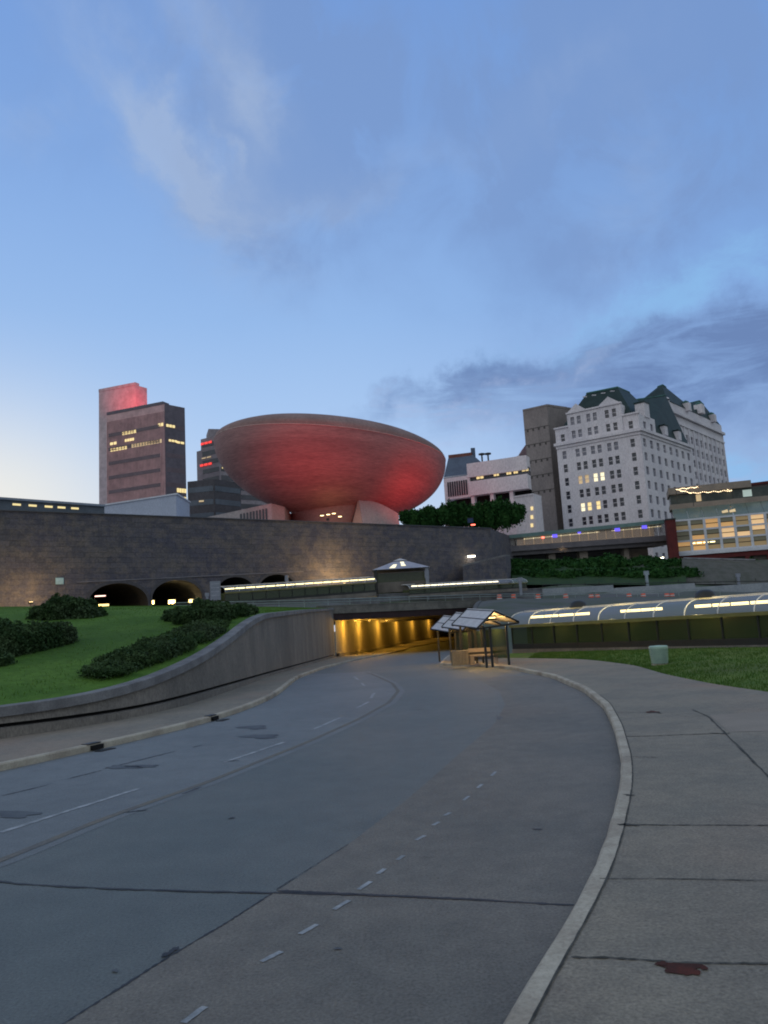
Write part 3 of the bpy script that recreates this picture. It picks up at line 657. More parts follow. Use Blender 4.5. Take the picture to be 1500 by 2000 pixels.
for k in range(5): m.box((p.x-.34+.17*k, p.y, z+.36), (.155, .06, .70)); m.box((p.x-.34+.17*k, p.y+.55, z+.36), (.155, .06, .70))
for k in range(3): m.box((p.x-.42, p.y+.12+.16*k, z+.36), (.05, .14, .70)); m.box((p.x+.42, p.y+.12+.16*k, z+.36), (.05, .14, .70))
m.build('boards', wood_m, t, bevel=.01); m = MB(); m.box((p.x, p.y+.28, z+.725), (.92, .64, .05)); m.build('rim', wood_m, t)
m = MB(); m.box((p.x, p.y+.28, z+.69), (.8, .5, .03)); m.build('soil', earth_m, t)
t, p, z = bx_('shelter_bench', 945, 1295, 41.0, 0, 0, 0, 'pale concrete bench with dark backrest slot below the nearest shelter', 'bench', beige_m)
m = MB(); m.box((p.x, p.y, z+.45), (1.5, .5, .10)); m.build('seat', beige_m, t, bevel=.02)
for s in (-.62, .62): m = MB(); m.box((p.x+s, p.y, z+.2), (.22, .48, .41)); m.build('leg', beige_m, t)
m = MB(); m.box((p.x, p.y+.26, z+.72), (1.5, .08, .20)); m.build('backrest', beige_m, t); m = MB(); m.box((p.x, p.y+.24, z+.56), (1.4, .05, .12)); m.build('back_slot', dkmetal, t)

# ------------------------------------------------------------------ glazed walkways
def walkway(name, P0, P1, z0, z1, H, label, cat, gh, roofd, lit, nseg, tube, vents=(), glass_top=None, rel=None):
    """covered glazed walkway from P0 to P1; H total height"""
    a, b = Vector(P0), Vector(P1); d = (b-a); L = d.length; u = d/L; n = Vector((u.y, -u.x))
    if n.dot(a) > 0: n = -n
    t = thing(name, (a.x, a.y, z0), label, cat); Z = lambda s: z0+(z1-z0)*s
    def strip(nm, mat, ha, hb, t0, t1, s0=0, s1=1):
        m = MB(); p0 = a+d*s0; p1 = a+d*s1; m.prism([p0+n*t0, p1+n*t0, p1+n*t1, p0+n*t1], [Z(s0)+ha, Z(s1)+ha, Z(s1)+ha, Z(s0)+ha], [Z(s0)+hb, Z(s1)+hb, Z(s1)+hb, Z(s0)+hb]); return m.build(nm, mat, t)
    strip('base_wall', wall_conc, -.3, .16*gh, .0, -.3); strip('sill', dkmetal, .16*gh, .34*gh, -.05, -.2)
    for k in range(nseg):
        s0, s1 = (k+.02)/nseg, (k+.98)/nseg; strip('glass_panel', side_glass, .34*gh, .92*gh, -.1, -.13, s0, s1)
    for k in range(nseg+1):
        s = k/nseg; strip('post', dkmetal, .16*gh, gh, -.04, -.18, max(0, s-.04/L), min(1, s+.04/L))
    strip('eave_beam', M('eave_lit_tint', (.20, .18, .06), None, 1, .4), .93*gh, gh+.05, .12, -.2)  # warm lamplight along the eave put into the beam's yellowish colour
    strip('back_wall', dk_glass, -.2, gh, -roofd, -roofd-.15)
    # curved canopy
    rise = H-gh
    for k in range(nseg):
        s0, s1 = (k+.01)/nseg, (k+.99)/nseg; rws = []
        for j in range(9):
            th = math.pi/2*j/8; o = .15-roofd*(1-math.cos(th)); hh = gh+.05+rise*math.sin(th); 
            rws.append([tuple((a+d*s0+n*o).to_3d()+Vector((0, 0, Z(s0)+hh))), tuple((a+d*s1+n*o).to_3d()+Vector((0, 0, Z(s1)+hh)))])
        m = MB(); m.loft(rws); m.build('canopy_panel', canopy_glass if j < 99 else pale_panel, t, smooth=True)
    rb_ = MB()
    for k in range(nseg+1):
        s = min(1, k/nseg); rb_.tube([(a+d*s+n*(.17-roofd*(1-math.cos(math.pi/2*j/8)))).to_3d()+Vector((0, 0, Z(s)+gh+.06+rise*math.sin(math.pi/2*j/8))) for j in range(9)], .03, 5)
    rb_.build('roof_ribs', white_metal, t)
    strip('ridge_cap', pale_panel, H+.02, H+.14, -roofd+.1, -roofd-.5)
    for (s0, s1, k) in lit:
        for j in range(k):
            q0 = s0+(s1-s0)*(j+.06)/k; q1 = s0+(s1-s0)*(j+.94)/k; strip('light_tube', tube, gh+rise*.50, gh+rise*.50+.15, -.12, -.2, q0, q1)
    for s in vents:
        c = a+d*s+n*(-roofd-.1); m = MB(); m.lathe([(.0, .45), (.3, .42), (.5, .28), (.55, .1), (.6, .0)], (c.x, c.y, Z(s)+H+.1), 14); m.build('roof_vent', dkmetal, t, smooth=True)
    return t
def svec(px, line0, line1, z):     # parameter along a walkway for an image column
    a, b = Vector(line0), Vector(line1); best = min(np.linspace(0, 1, 400), key=lambda s: abs(pix_of((a.x+(b.x-a.x)*s, a.y+(b.y-a.y)*s, z))[0]-px)); return float(best)
S = lambda px: svec(px, WK0, WK1, 2.6)
wr = walkway('covered_walkway', WK0, WK1, -.02, .16, 2.75, 'long glazed walkway with lit curved canopy along the right lawn', 'walkway', 1.9, 1.5,
        [(S(1032), S(1148), 4), (S(1208), S(1290), 4), (S(1352), S(1500), 4), (S(1500), .98, 4)], 16, lamp_pale, (S(1097), S(1343)))
for s in (.1, .27, .45, .63, .82):
    p = WK0.lerp(WK1, s); l = bpy.data.lights.new('walkway_light', 'POINT'); l.energy = 105; l.color = (1, .78, .3); l.shadow_soft_size = .3
    lo = bpy.data.objects.new('walkway_light', l); COL.objects.link(lo); lo.parent = wr; lo.location = Vector((p.x+.35, p.y+.25, 2.15))-wr.location
a, b = at(440, 1184, 102), at(735, 1160, 116)
walkway('covered_ramp', a.xy, b.xy, a.z, b.z, (at(735, 1126, 116).z-b.z), 'dark glazed ramp with one continuous bright light line left of the pavilion', 'walkway', (at(735, 1137, 116).z-b.z), 1.6, [(.0, 1, 16)], 12, E('ramp_tube', (1, .84, .40), 3.2))
a, b = at(800, 1164, 118), at(1030, 1150, 128)
walkway('covered_ramp', a.xy, b.xy, a.z, b.z, (at(1030, 1129, 128).z-b.z), 'low covered ramp with pale roof and dotted lights right of the pavilion', 'walkway', (at(1030, 1138, 128).z-b.z), 2.0, [(.02, .75, 14)], 8, E('dotted_tube', (1, .88, .6), 2.6))

# pavilion
pc = at(785, 1155, 124); zt = at(785, 1092, 124).z; ze = at(785, 1114, 124).z; pv = thing('hip_roof_pavilion', (pc.x, pc.y, pc.z), 'small pavilion with a pale hip roof and two lit skylights before the stone wall', 'pavilion')
hw = 4.5
m = MB(); b4 = [(pc.x+sx*hw, pc.y+sy*hw, ze) for sx, sy in ((-1, -1), (1, -1), (1, 1), (-1, 1))]; t4 = [(pc.x+sx*.9, pc.y+sy*.9, zt-.35) for sx, sy in ((-1, -1), (1, -1), (1, 1), (-1, 1))]
m.loft([b4, t4], True); m.add(b4, [(3, 2, 1, 0)]); m.add(t4, [(0, 1, 2, 3)]); m.build('roof', M('pavilion_roof', (.36, .36, .42), (.30, .30, .36), .6, .45), pv)
m = MB(); m.loft([[(pc.x+sx*1.1, pc.y+sy*1.1, zt-.3) for sx, sy in ((-1, -1), (1, -1), (1, 1), (-1, 1))], [(pc.x+sx*.1, pc.y+sy*.1, zt+.1) for sx, sy in ((-1, -1), (1, -1), (1, 1), (-1, 1))]], True); m.build('roof_cap', pale_panel, pv)
for k, (u0, u1, v0, v1) in enumerate([(-.45, -.22, .10, .55), (.02, .25, .30, .75), (-.02, .35, .72, .86)]):
    def rp(u, v): w = hw+(.9-hw)*v; return Vector((pc.x+u*w, pc.y-w, ze+(zt-.35-ze)*v))+Vector((0, -.03, .03))
    m = MB(); m.add([rp(u0, v0), rp(u1, v0), rp(u1, v1), rp(u0, v1)], [(0, 1, 2, 3)]); m.build('skylight', lit_pale, pv)
for sx, sy in ((-1, -1), (1, -1), (1, 1), (-1, 1)):
    m = MB(); m.box((pc.x+sx*(hw-.5), pc.y+sy*(hw-.5), (pc.z-.5+ze)/2), (.5, .5, ze-pc.z+.5)); m.build('column', sign_m if sx > 0 else dkmetal, pv)
m = MB(); m.box((pc.x, pc.y+1, (pc.z-.5+ze)/2-.2), (hw*1.7, hw*1.2, ze-pc.z)); m.build('glazed_core', dk_glass, pv)
m = MB(); m.box((pc.x, pc.y-3.2, pc.z+.6), (hw*1.9, .3, 1.6)); m.build('parapet', wall_conc, pv)

# ------------------------------------------------------------------ great stone wall with arches
w0, w1 = at(0, 1000, 105), at(957, 1024, 160); ZW = 21.2
wdir = Vector((w1.x-w0.x, w1.y-w0.y)); WL = wdir.length; wang = math.atan2(wdir.y, wdir.x)
EX = 60                        # continues off the picture to the left
org = Vector((w0.x, w0.y, 0))-Vector((math.cos(wang), math.sin(wang), 0))*EX
def wloc(px, py):              # sight line -> wall local (x, z)
    r = ray(px, py); c, s = math.cos(wang), math.sin(wang)
    # plane through org with direction (c,s)
    nx, ny = s, -c; k = (org.x*nx+org.y*ny)/(r.x*nx+r.y*ny); P = Vector((0, 0, EYE))+r*k
    return ((P.x-org.x)*c+(P.y-org.y)*s, P.z)
gw = thing('stone_wall', org, 'huge dark granite block wall with arches at its foot below the plaza', 'wall', rz=wang)
arches = []
for l_, r_, tp in ((172, 289, 1139), (297, 395, 1133), (426, 496, 1127), (507, 578, 1122)):
    xa, _ = wloc(l_, 1170); xb, _ = wloc(r_, 1170); _, zt_ = wloc((l_+r_)/2, tp); arches.append((xa, xb, zt_))
def lbuild(m, name, mat, parent, **k):     # parts of the rotated wall are modelled in its own frame
    me = bpy.data.meshes.new(name); me.from_pydata([tuple(v) for v in m.v], [], m.f); me.materials.append(mat); o = bpy.data.objects.new(name, me); COL.objects.link(o); o.parent = parent; return o
TOT = WL+EX; m = MB(); ZB = 3.0
def ztop(x): return ZW-.0*x
xs = [0]
def wall_quad(x0, x1, za0, za1): m.add([(x0, 0, za0), (x1, 0, za1), (x1, 0, ZW), (x0, 0, ZW)], [(0, 1, 2, 3)])
cur = 0.0; aps = []
for xa, xb, zt_ in arches:
    wall_quad(cur, xa, ZB, ZB); zs = zt_-(xb-xa)*.33; K = 16; pts = []
    for k in range(K+1):
        t = math.pi*(1-k/K); x = (xa+xb)/2+(xb-xa)/2*math.cos(t); pts.append((x, zs+(zt_-zs)*math.sin(t)))
    for k in range(K): wall_quad(pts[k][0], pts[k+1][0], pts[k][1], pts[k+1][1])
    aps.append(([(xa, ZB)]+pts+[(xb, ZB)])); cur = xb
wall_quad(cur, TOT, ZB, ZB)
m.add([(0, 0, ZW), (TOT, 0, ZW), (TOT, 3, ZW), (0, 3, ZW)], [(0, 1, 2, 3)])
lbuild(m, 'wall_face', granite, gw)
m = MB(); m.box((TOT/2, .3, ZW+.07), (TOT+.3, 1.0, .14)); lbuild(m, 'coping', M('wall_coping', (.10, .11, .14), None, 1, .8), gw)
for i, ap in enumerate(aps):
    m = MB(); m.loft([[(x, 0.0, z) for x, z in ap], [(x, 22, z) for x, z in ap]]); m.add([(ap[0][0], 22, ZB), (ap[-1][0], 22, ZB), (ap[-1][0], 22, 16), (ap[0][0], 22, 16)], [(0, 1, 2, 3)])
    lbuild(m, 'arch_vault', M('vault_stone', (.07, .065, .06), None, 1, .9) if i == 0 else bpy.data.materials['vault_stone'], gw)
    rg = MB(); n_ = len(ap)-2
    rg.loft([[(x, -.12, z), (x+(x-(ap[0][0]+ap[-1][0])/2)*.07, -.12, z+.45 if 0 < k < len(ap)-1 else z), (x+(x-(ap[0][0]+ap[-1][0])/2)*.07, .05, z+.45 if 0 < k < len(ap)-1 else z)] for k, (x, z) in enumerate(ap)])
    lbuild(rg, 'arch_ring', M('arch_ring_stone', (.085, .085, .10), None, 2, .85) if i == 0 else bpy.data.materials['arch_ring_stone'], gw)
(x0, z0), (x1, z1) = wloc(150, 1138), wloc(592, 1117)
m = MB(); m.add([(x0, -.15, z0), (x1, -.15, z1), (x1, .05, z1), (x0, .05, z0), (x0, -.15, z0+.12), (x1, -.15, z1+.12), (x1, .05, z1+.12), (x0, .05, z0+.12)], [(0, 1, 5, 4), (4, 5, 6, 7), (0, 3, 2, 1), (1, 2, 6, 5), (0, 4, 7, 3)])
lbuild(m, 'string_course', M('string_course', (.22, .22, .26), None, 1, .8), gw)
def in_wall(x, y, z): c, s = math.cos(wang), math.sin(wang); return Vector((org.x+x*c-y*s, org.y+x*s+y*c, z))
# return wall at right
rw = thing('stone_wall', (w1.x, w1.y, 4), 'dark return face of the stone wall running back beside the skybridge', 'wall')
e1 = at(1046, 1034, 205); m = MB(); m.prism([(w1.x, w1.y), (e1.x, e1.y), (e1.x-8, e1.y+2), (w1.x-8, w1.y+3)], 3, ZW); m.build('wall_face', granite, rw)
# lights inside the arches
def lamp_obj(name, loc, label, cat, size, mat, energy=0, color=(1, .75, .35), rz=0, group=None, hood=True):
    t = thing(name, loc, label, cat, group); m = MB(); m.box(loc, size, rz); m.build('lens', mat, t)
    if hood: m = MB(); m.box((loc[0], loc[1]+.05, loc[2]+size[2]/2+.05), (size[0]*1.15, size[1]*1.3+.1, .1), rz); m.build('housing', dkmetal, t)
    if energy:
        l = bpy.data.lights.new('light', 'POINT'); l.energy = energy; l.color = color; l.shadow_soft_size = .25
        lo = bpy.data.objects.new('light', l); COL.objects.link(lo); lo.parent = t; lo.location = (0, -.5, -.1)
    return t
xa, xb, zt_ = arches[0]
lamp_obj('arch_lamp', in_wall(xa+3.4, 6, zt_-1.5), 'small pink lamp high inside the leftmost stone arch', 'lamp', (1.6, .2, .15), E('pink_tube', (1, .6, .5), 3), 0, group='lamps in the arches')
lamp_obj('arch_lamp', in_wall(xa+1.9, 2.5, zt_-3.1), 'long yellow lamp low inside the leftmost stone arch', 'lamp', (3.6, .2, .3), E('amber_tube', (1, .72, .25), 2.5), 60, group='lamps in the arches')
xa, xb, zt_ = arches[1]
for k, (dx, s, lb_) in enumerate([(.9, .9, 'yellow lamp by the left jamb of the second stone arch'), (4.2, 1.1, 'brightest yellow lamp, in the middle of the second stone arch'), (7.4, .7, 'dim yellow lamp towards the right of the second stone arch')]):
    lamp_obj('arch_lamp', in_wall(xa+dx, 3, zt_-3.2), lb_, 'lamp', (s, .2, .6), E('arch_amber', (1, .8, .35), 2.2) if k == 0 else bpy.data.materials['arch_amber'], 160 if k < 2 else 50, group='lamps in the arches')
# wash light fittings on the wall
for px, py, e, lb_, off in [(645, 1128, 2600, 'amber floodlight washing the stone wall behind the covered ramp', 4.5), (48, 1160, 1000, 'amber floodlight washing the far left end of the stone wall', 4.0)]:
    x, z = wloc(px, py); P = in_wall(x, -off, z-1.5)
    t = thing('floodlight', P, lb_, 'floodlight', 'wall floodlights'); m = MB(); m.box(P, (.5, .3, .3)); m.build('housing', dkmetal, t); m = MB(); m.box((P.x, P.y+.1, P.z+.17), (.4, .2, .04)); m.build('lens', lamp_warm, t)
    m = MB(); m.tube([(P.x, P.y, zplat(P.x, P.y)-.4), (P.x, P.y, P.z)], .05); m.build('pole', dkmetal, t)
    l = bpy.data.lights.new('light', 'POINT'); l.energy = e; l.color = (1, .62, .25); l.shadow_soft_size = 1.2
    lo = bpy.data.objects.new('light', l); COL.objects.link(lo); lo.parent = t; lo.location = (0, 0, 1.0)
x, z = wloc(917, 1087); P = in_wall(x, -.6, z); lamp_obj('wall_lamp', P, 'bright white lamp on the right part of the stone wall', 'lamp', (1.5, .3, .25), lamp_white, 60)
x, z = wloc(116, 1135); P = in_wall(x, -.12, z); t = thing('wall_sign', P, 'small pale blue sign fixed low on the stone wall at left', 'sign', rz=wang); m = MB(); m.box((0, 0, 0), (1.1, .08, .95)); lbuild(m, 'board', blue_sign, t); m = MB(); m.box((0, -.05, 0), (.95, .03, .8)); lbuild(m, 'face', M('sign_face', (.36, .56, .66), None, 2, .5), t)
p = at(421, 1172, 100); t = thing('direction_sign', (p.x, p.y, zplat(p.x, p.y)), 'tall pale grey sign board between the second and third stone arches', 'sign'); zt2 = at(421, 1135, 100).z
m = MB(); m.box((p.x, p.y, (p.z+zt2)/2), (1.35, .1, zt2-p.z)); m.build('board', sign_m, t)
for k in range(4): m = MB(); m.box((p.x, p.y-.07, zt2-.35-.5*k), (1.1, .03, .12)); m.build('panel_line', M('sign_line', (.34, .36, .44), None, 2, .5) if k == 0 else bpy.data.materials['sign_line'], t)
for s in (-.5, .5): m = MB(); m.tube([(p.x+s, p.y+.1, p.z-1.2), (p.x+s, p.y+.1, p.z+.4)], .05); m.build('post', dkmetal, t)
# lower stone outcrop wall
q = [at(905, 1132, 148), at(990, 1128, 152), at(1000, 1128, 160), at(915, 1132, 158)]; zt3 = [at(905, 1106, 148).z, at(990, 1086, 152).z, at(1000, 1086, 160).z, at(915, 1104, 158).z]
t = thing('lower_stone_wall', (q[0].x, q[0].y, 6), 'low rough stone wall with sloping top in front of the right end of the big wall', 'wall')
m = MB(); m.prism([v.xy for v in q], 5, zt3); m.build('wall_face', granite, t); m = MB(); m.prism([v.xy for v in q], [z+.003 for z in zt3], [z+.3 for z in zt3]); m.build('coping', coping_m, t)

# strip building on top at far left
a, b = at(-260, 970, 104), at(204, 990, 128); t = thing('plaza_building', (b.x, b.y, 21.9), 'long low plaza building with warm lamps atop the left wall end', 'building')
m = MB(); m.seg(a, b, 20, at(204, 990, 128).z, 10); m.build('wall', M('strip_dark', (.11, .13, .16), None, .3, .7), t); m = MB(); m.seg(a, b, at(204, 990, 128).z, at(204, 990, 128).z+.35, 10, .4); m.build('roof_edge', M('strip_grey', (.25, .29, .36), None, .3, .7), t)
for px in (10, 43, 77, 105, 135): m = MB(); u = (px+260)/464; m.seg(a, b, at(204, 990, 128).z-.75, at(204, 990, 128).z-.45, .1, .1, u-.018, u+.018); m.build('lamp', lit_win, t)

# ------------------------------------------------------------------ the Egg
EC = Vector((-10.97, 195, 47.04)); yaw, ea, eb, ecd, eh, ek, et = .83, 35.43, 21.62, 16.85, 3.81, .17, R(-1.64)
egg = thing('egg_shaped_theatre', (EC.x, EC.y, 22), 'huge egg shaped concrete theatre bowl floodlit red above the stone wall', 'building')
def eggp(rx, z, u):
    x, y = ea*rx*math.cos(u), eb*rx*math.sin(u); zz = z+math.tan(et)*x
    return (EC.x+x*math.cos(yaw)-y*math.sin(yaw), EC.y+x*math.sin(yaw)+y*math.cos(yaw), EC.z+zz)
NU = 128; US = np.linspace(0, 2*math.pi, NU, endpoint=False); rows = []
for v in np.linspace(1, 0, 40):
    r = max(.0, math.cos(v*math.pi/2))**.9 if v < 1 else .001; rows.append([eggp(r, -ecd*math.sin(v*math.pi/2), u) for u in US])
m = MB(); m.loft(rows, True); m.build('hull', egg_m, egg, smooth=True)
rows = [[eggp(1-ek*v*v, .02+eh*v, u) for u in US] for v in np.linspace(0, 1, 8)]
m = MB(); q_ = MB(); q_.tube([eggp(1.0, .0, u) for u in list(US)+[US[0]]], .11, 5); q_.build('rim_moulding', M('rim_moulding', (.48, .36, .34), None, .5, .8), egg, smooth=True); m.loft(rows, True); m.build('upper_band', M('egg_band', (.27, .18, .17), (.22, .145, .135), .15, .85), egg, smooth=True)
rows = [[eggp(k, eh*.98, u) for u in US] for k in (1-ek, .5, .01)]; m = MB(); m.loft(rows, True); m.build('roof', M('egg_roof', (.2, .2, .22), None, .2, .8), egg)
# pedestal: stem under the hull and a flared fin towards the right
m = MB(); m.lathe([(16.5, -2), (14.5, .8), (12.5, 3), (11.0, 6), (11.5, 11.5)], (EC.x-1.5, EC.y, 21.5), 32); m.build('pedestal', M('pedestal_shade', (.22, .17, .16), (.18, .14, .135), .2, .85), egg, smooth=True)  # stem gets a darker copy of the pedestal concrete, shading put into the colour
apx = at(700, 972, 184); bl, bm_, brr = at(668, 1019, 182), at(712, 1019, 176), at(782, 1019, 186); zf = 21.5
def curve(a, b, bow, n=8): return [a.lerp(b, k/(n-1))+Vector((0, 0, -bow*math.sin(math.pi*k/(n-1)))) for k in range(n)]
m = MB(); L1 = curve(Vector((bl.x, bl.y, zf)), apx, 1.2); L2 = curve(Vector((bm_.x, bm_.y, zf)), apx, .3); L3 = curve(Vector((brr.x, brr.y, zf+2.5)), apx, 0.6)
ap2 = at(778, 1003, 190)
m.loft([L1, L2]); top = [apx.lerp(ap2, k/7)+Vector((0, 0, -1.1*math.sin(math.pi*k/7)*-.6)) for k in range(8)]; bot = [Vector((bm_.x, bm_.y, zf)).lerp(Vector((brr.x, brr.y, zf)), k/7) for k in range(8)]
m.loft([bot, top]); m.add([(bl.x, bl.y, zf), tuple(apx), tuple(ap2), (brr.x, brr.y, zf), (apx.x+2, apx.y+14, apx.z-2), (apx.x+1, apx.y+14, zf)], [(0, 1, 4, 5), (1, 2, 4), (2, 3, 5, 4)])
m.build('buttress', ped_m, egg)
for i, (px, py) in enumerate([(629, 1007), (641, 1005), (652, 1003), (664, 1009)]):
    P = at(px, py, 178); m = MB(); m.box(P, (.8, .3, .12)); m.build('lamp', lamp_warm, egg)
l = bpy.data.lights.new('entrance_light', 'POINT'); l.energy = 260; l.color = (1, .62, .2); l.shadow_soft_size = 1; lo = bpy.data.objects.new('entrance_light', l); COL.objects.link(lo); lo.parent = egg; lo.location = at(655, 1012, 177)-Vector((EC.x, EC.y, 22))
def flood(px, D, tgt, e, size, lb_, blend=.9, z=22.3, col=(1, .035, .03)):
    P = at(px, 1010, D); P.z = z; t = thing('red_floodlight', P, lb_, 'floodlight', 'red floodlights on the plaza'); m = MB(); m.box(P, (.5, .4, .4)); m.build('housing', dkmetal, t)
    l = bpy.data.lights.new('red_spot', 'SPOT'); l.energy = e; l.color = col; l.spot_size = R(size); l.spot_blend = blend; l.shadow_soft_size = .3
    lo = bpy.data.objects.new('red_spot', l); COL.objects.link(lo); lo.parent = t; lo.location = (0, 0, .5)
    d = Vector(tgt)-(P+Vector((0, 0, .5))); lo.rotation_euler = d.to_track_quat('-Z', 'Y').to_euler()
flood(640, 140, at(635, 875, 178), 30000, 72, 'red floodlight on the plaza edge aimed at the middle of the egg shaped hall', 1)
flood(900, 178, at(825, 940, 190), 15000, 95, 'red floodlight on the plaza right of the egg shaped hall', 1)
flood(475, 188, at(478, 925, 185), 13000, 62, 'red floodlight on the plaza left of the egg shaped hall', 1, col=(1, .10, .05))

# plaza deck and buildings behind
pl_ = MB(); c, s = math.cos(wang), math.sin(wang); pts4 = [in_wall(-200, 2.9, 0), in_wall(TOT, 2.9, 0), Vector((e1.x-6, e1.y, 0)), Vector((140, 420, 0)), Vector((-330, 520, 0))]
pl_.prism([p.xy for p in pts4], 19, 20.9); struct(pl_.build('plaza_deck', M('plaza_stone', (.3, .3, .31), None, .2, .85)))

def tower(name, label, pl, pc, pr, Dl, Dc, Dr, z0, mat, mat2=None, cat='building', loc=None):
    L, C, Rr = at(*pl, Dl), at(*pc, Dc), at(*pr, Dr); zt = (L.z+C.z+Rr.z)/3; B = L+Rr-C
    t = thing(name, (C.x, C.y, z0), label, cat)
    m = MB(); m.prism([L.xy, C.xy, Rr.xy, B.xy], z0, zt); m.build('wall', mat, t)
    return t, L.xy, C.xy, Rr.xy, zt
def bands(t, a, b, z0, z1, n, name, mat, frac=.45, off=.12, u=(.03, .97), lit=()):
    h = (z1-z0)/n
    for k in range(n):
        m = MB(); m.seg(a, b, z0+h*(k+(1-frac)/2), z0+h*(k+(1+frac)/2), .3, off, *u); m.build(name, mat, t)
def fins(t, a, b, z0, z1, n, mat, off=.6, w=.3, name='fins'):
    m = MB()
    for k in range(n): u = (k+.5)/n; m.seg(a, b, z0, z1, off+.2, off, u-w/2/n, u+w/2/n)
    return m.build(name, mat, t)
# rear-left tower
t, L, C, Q, zt = tower('office_tower', 'tall pale pink tower slab with a red glow near its top, leftmost of all', (193, 768), (265, 752), (287, 756), 388, 380, 386, 15, tower_rear)
m = MB(); m.seg(L, C, zt, zt+1.5, 3, .2); m.build('parapet', tower_rear, t)
P = at(282, 795, 340); lt = bpy.data.lights.new('red_spot', 'SPOT'); lt.energy = 80000; lt.color = (1, .05, .06); lt.spot_size = R(44); lt.spot_blend = 1; lt.shadow_soft_size = 2
lo = bpy.data.objects.new('red_spot', lt); COL.objects.link(lo); lo.location = at(262, 786, 350)-Vector((C.x, C.y, 15)); lo.parent = t; lo.rotation_euler = (at(258, 786, 381)-at(262, 786, 350)).to_track_quat('-Z', 'Y').to_euler()
# front-left tower
t, L, C, Q, zt = tower('office_tower', 'dark banded office tower with yellow lit upper windows before the pale pink slab', (209, 812), (321, 789), (360, 796), 311, 300, 307, 15, tower_pink)
fins(t, L, C, 22, zt-3, 40, tower_pink, .5, .4); m = MB(); m.seg(C, Q, 15, zt, .6, .3); m.build('side_wall', tower_dark, t); m = MB(); m.seg(L, C, zt, zt+1.2, 4, .2, 0, .98); m.build('parapet', tower_dark, t)
bands(t, L, C, 24, zt-6, 11, 'window_band', M('tower_window', (.15, .11, .13), None, .3, .4), .24, .55, (.04, .93))
bands(t, C, Q, 24, zt-6, 11, 'window_band', bpy.data.materials['tower_window'], .3, .35, (.06, .94))
def onface(a, b, px, py):
    r = ray(px, py); d = b-a; nx, ny = d.y, -d.x; k = (a.x*nx+a.y*ny)/(r.x*nx+r.y*ny); P = Vector((0, 0, EYE))+r*k; return (P.xy-a).dot(d)/d.length_squared, P.z
def litrow(t, a, b, px0, px1, py0, py1, hpx, mat, n=3, off=.55, name='lit_window', gap=.12):
    (u0, z0), (u1, z1) = onface(a, b, px0, py0), onface(a, b, px1, py1); zh = abs(onface(a, b, px0, py0-hpx)[1]-z0)
    for k in range(n):
        q0 = u0+(u1-u0)*(k+gap)/n; q1 = u0+(u1-u0)*(k+1-gap)/n; zz = (z0+z1)/2; m = MB(); m.seg(a, b, zz-zh/2, zz+zh/2, .2, off, q0, q1); m.build(name, mat, t)
litrow(t, L, C, 310, 321, 831, 829, 6, lit_win, 2); litrow(t, C, Q, 323, 341, 831, 834, 5, lit_win, 3)
litrow(t, L, C, 240, 268, 848, 842, 6, lit_win, 5); litrow(t, L, C, 216, 230, 868, 865, 5, lit_win, 2); litrow(t, L, C, 245, 264, 862, 857, 5, lit_win, 4)
litrow(t, L, C, 217, 250, 880, 874, 6, lit_win, 6); litrow(t, L, C, 258, 318, 873, 860, 7, lit_dim, 11); litrow(t, C, Q, 328, 345, 860, 863, 4, lit_win, 3); litrow(t, C, Q, 343, 359, 864, 866, 4, lit_win, 2)
litrow(t, C, Q, 344, 363, 957, 960, 8, lit_win, 4); litrow(t, C, Q, 344, 363, 973, 976, 8, lit_win, 4)
# pale blue-white wedge
a, b = at(204, 988, 262), at(344, 966, 262); t = thing('plaza_pavilion', (a.x, a.y, 21.5), 'pale blue grey wedge shaped block at the foot of the dark banded tower', 'building')
pw = M('pale_blue_panel', (.42, .46, .56), (.38, .42, .52), .2, .6)
m = MB(); m.prism([a.xy, b.xy, (b.x, b.y+18), (a.x, a.y+18)], 18, [a.z, b.z, b.z, a.z]); m.build('wall', pw, t); m = MB(); m.prism([(a.x-.4, a.y-.4), (b.x+.4, b.y-.4), (b.x+.4, b.y+18), (a.x-.4, a.y+18)], [a.z+.01, b.z+.01, b.z+.01, a.z+.01], [a.z+.5, b.z+.5, b.z+.5, a.z+.5]); m.build('roof_edge', white_metal, t)
# middle tower behind the egg
t, L, C, Q, zt = tower('office_tower', 'grey stepped tower with red light strips behind the egg shaped hall', (392, 858), (428, 848), (520, 862), 336, 330, 345, 15, M('stepped_tower', (.30, .27, .29), (.26, .23, .25), .05, .8))
zc = at(385, 882, 338).z; Lx = at(384, 885, 338); m = MB(); m.prism([Lx.xy, L+Vector((.1, 0)), L+Vector((2, 14)), Lx.xy+Vector((2, 14))], 15, zc); m.build('setback', bpy.data.materials['stepped_tower'], t)
m = MB(); zz = at(410, 846, 334).z; m.seg(L, Q, zt, zz+3, 12, -.5, .12, .5); m.build('upper_block', bpy.data.materials['stepped_tower'], t)
bands(t, L, C, 24, zt-1, 16, 'window_band', win_dark, .5, .1, (.08, .94)); bands(t, C, Q, 24, zt-1, 16, 'window_band', win_dark, .55, .1, (.02, .98))
litrow(t, L, C, 392, 415, 867, 864, 4, red_strip, 3, .4, 'light_strip'); litrow(t, L, C, 391, 415, 909, 906, 4, red_strip, 3, .4, 'light_strip'); litrow(t, L, C, 394, 414, 895, 893, 2, lit_dim, 2, .4)
for q in ((450, 957, 7), (450, 964, 6), (451, 981, 8), (432, 914, 5)): litrow(t, C, Q, q[0], q[0]+q[2]+3, q[1], q[1], 3, lit_win, 1, .5)
t, L, C, Q, zt = tower('office_block', 'low dark office block with horizontal window bands beside the left towers', (366, 936), (418, 939), (470, 944), 292, 290, 300, 15, M('dark_block', (.085, .08, .09), None, .1, .8))
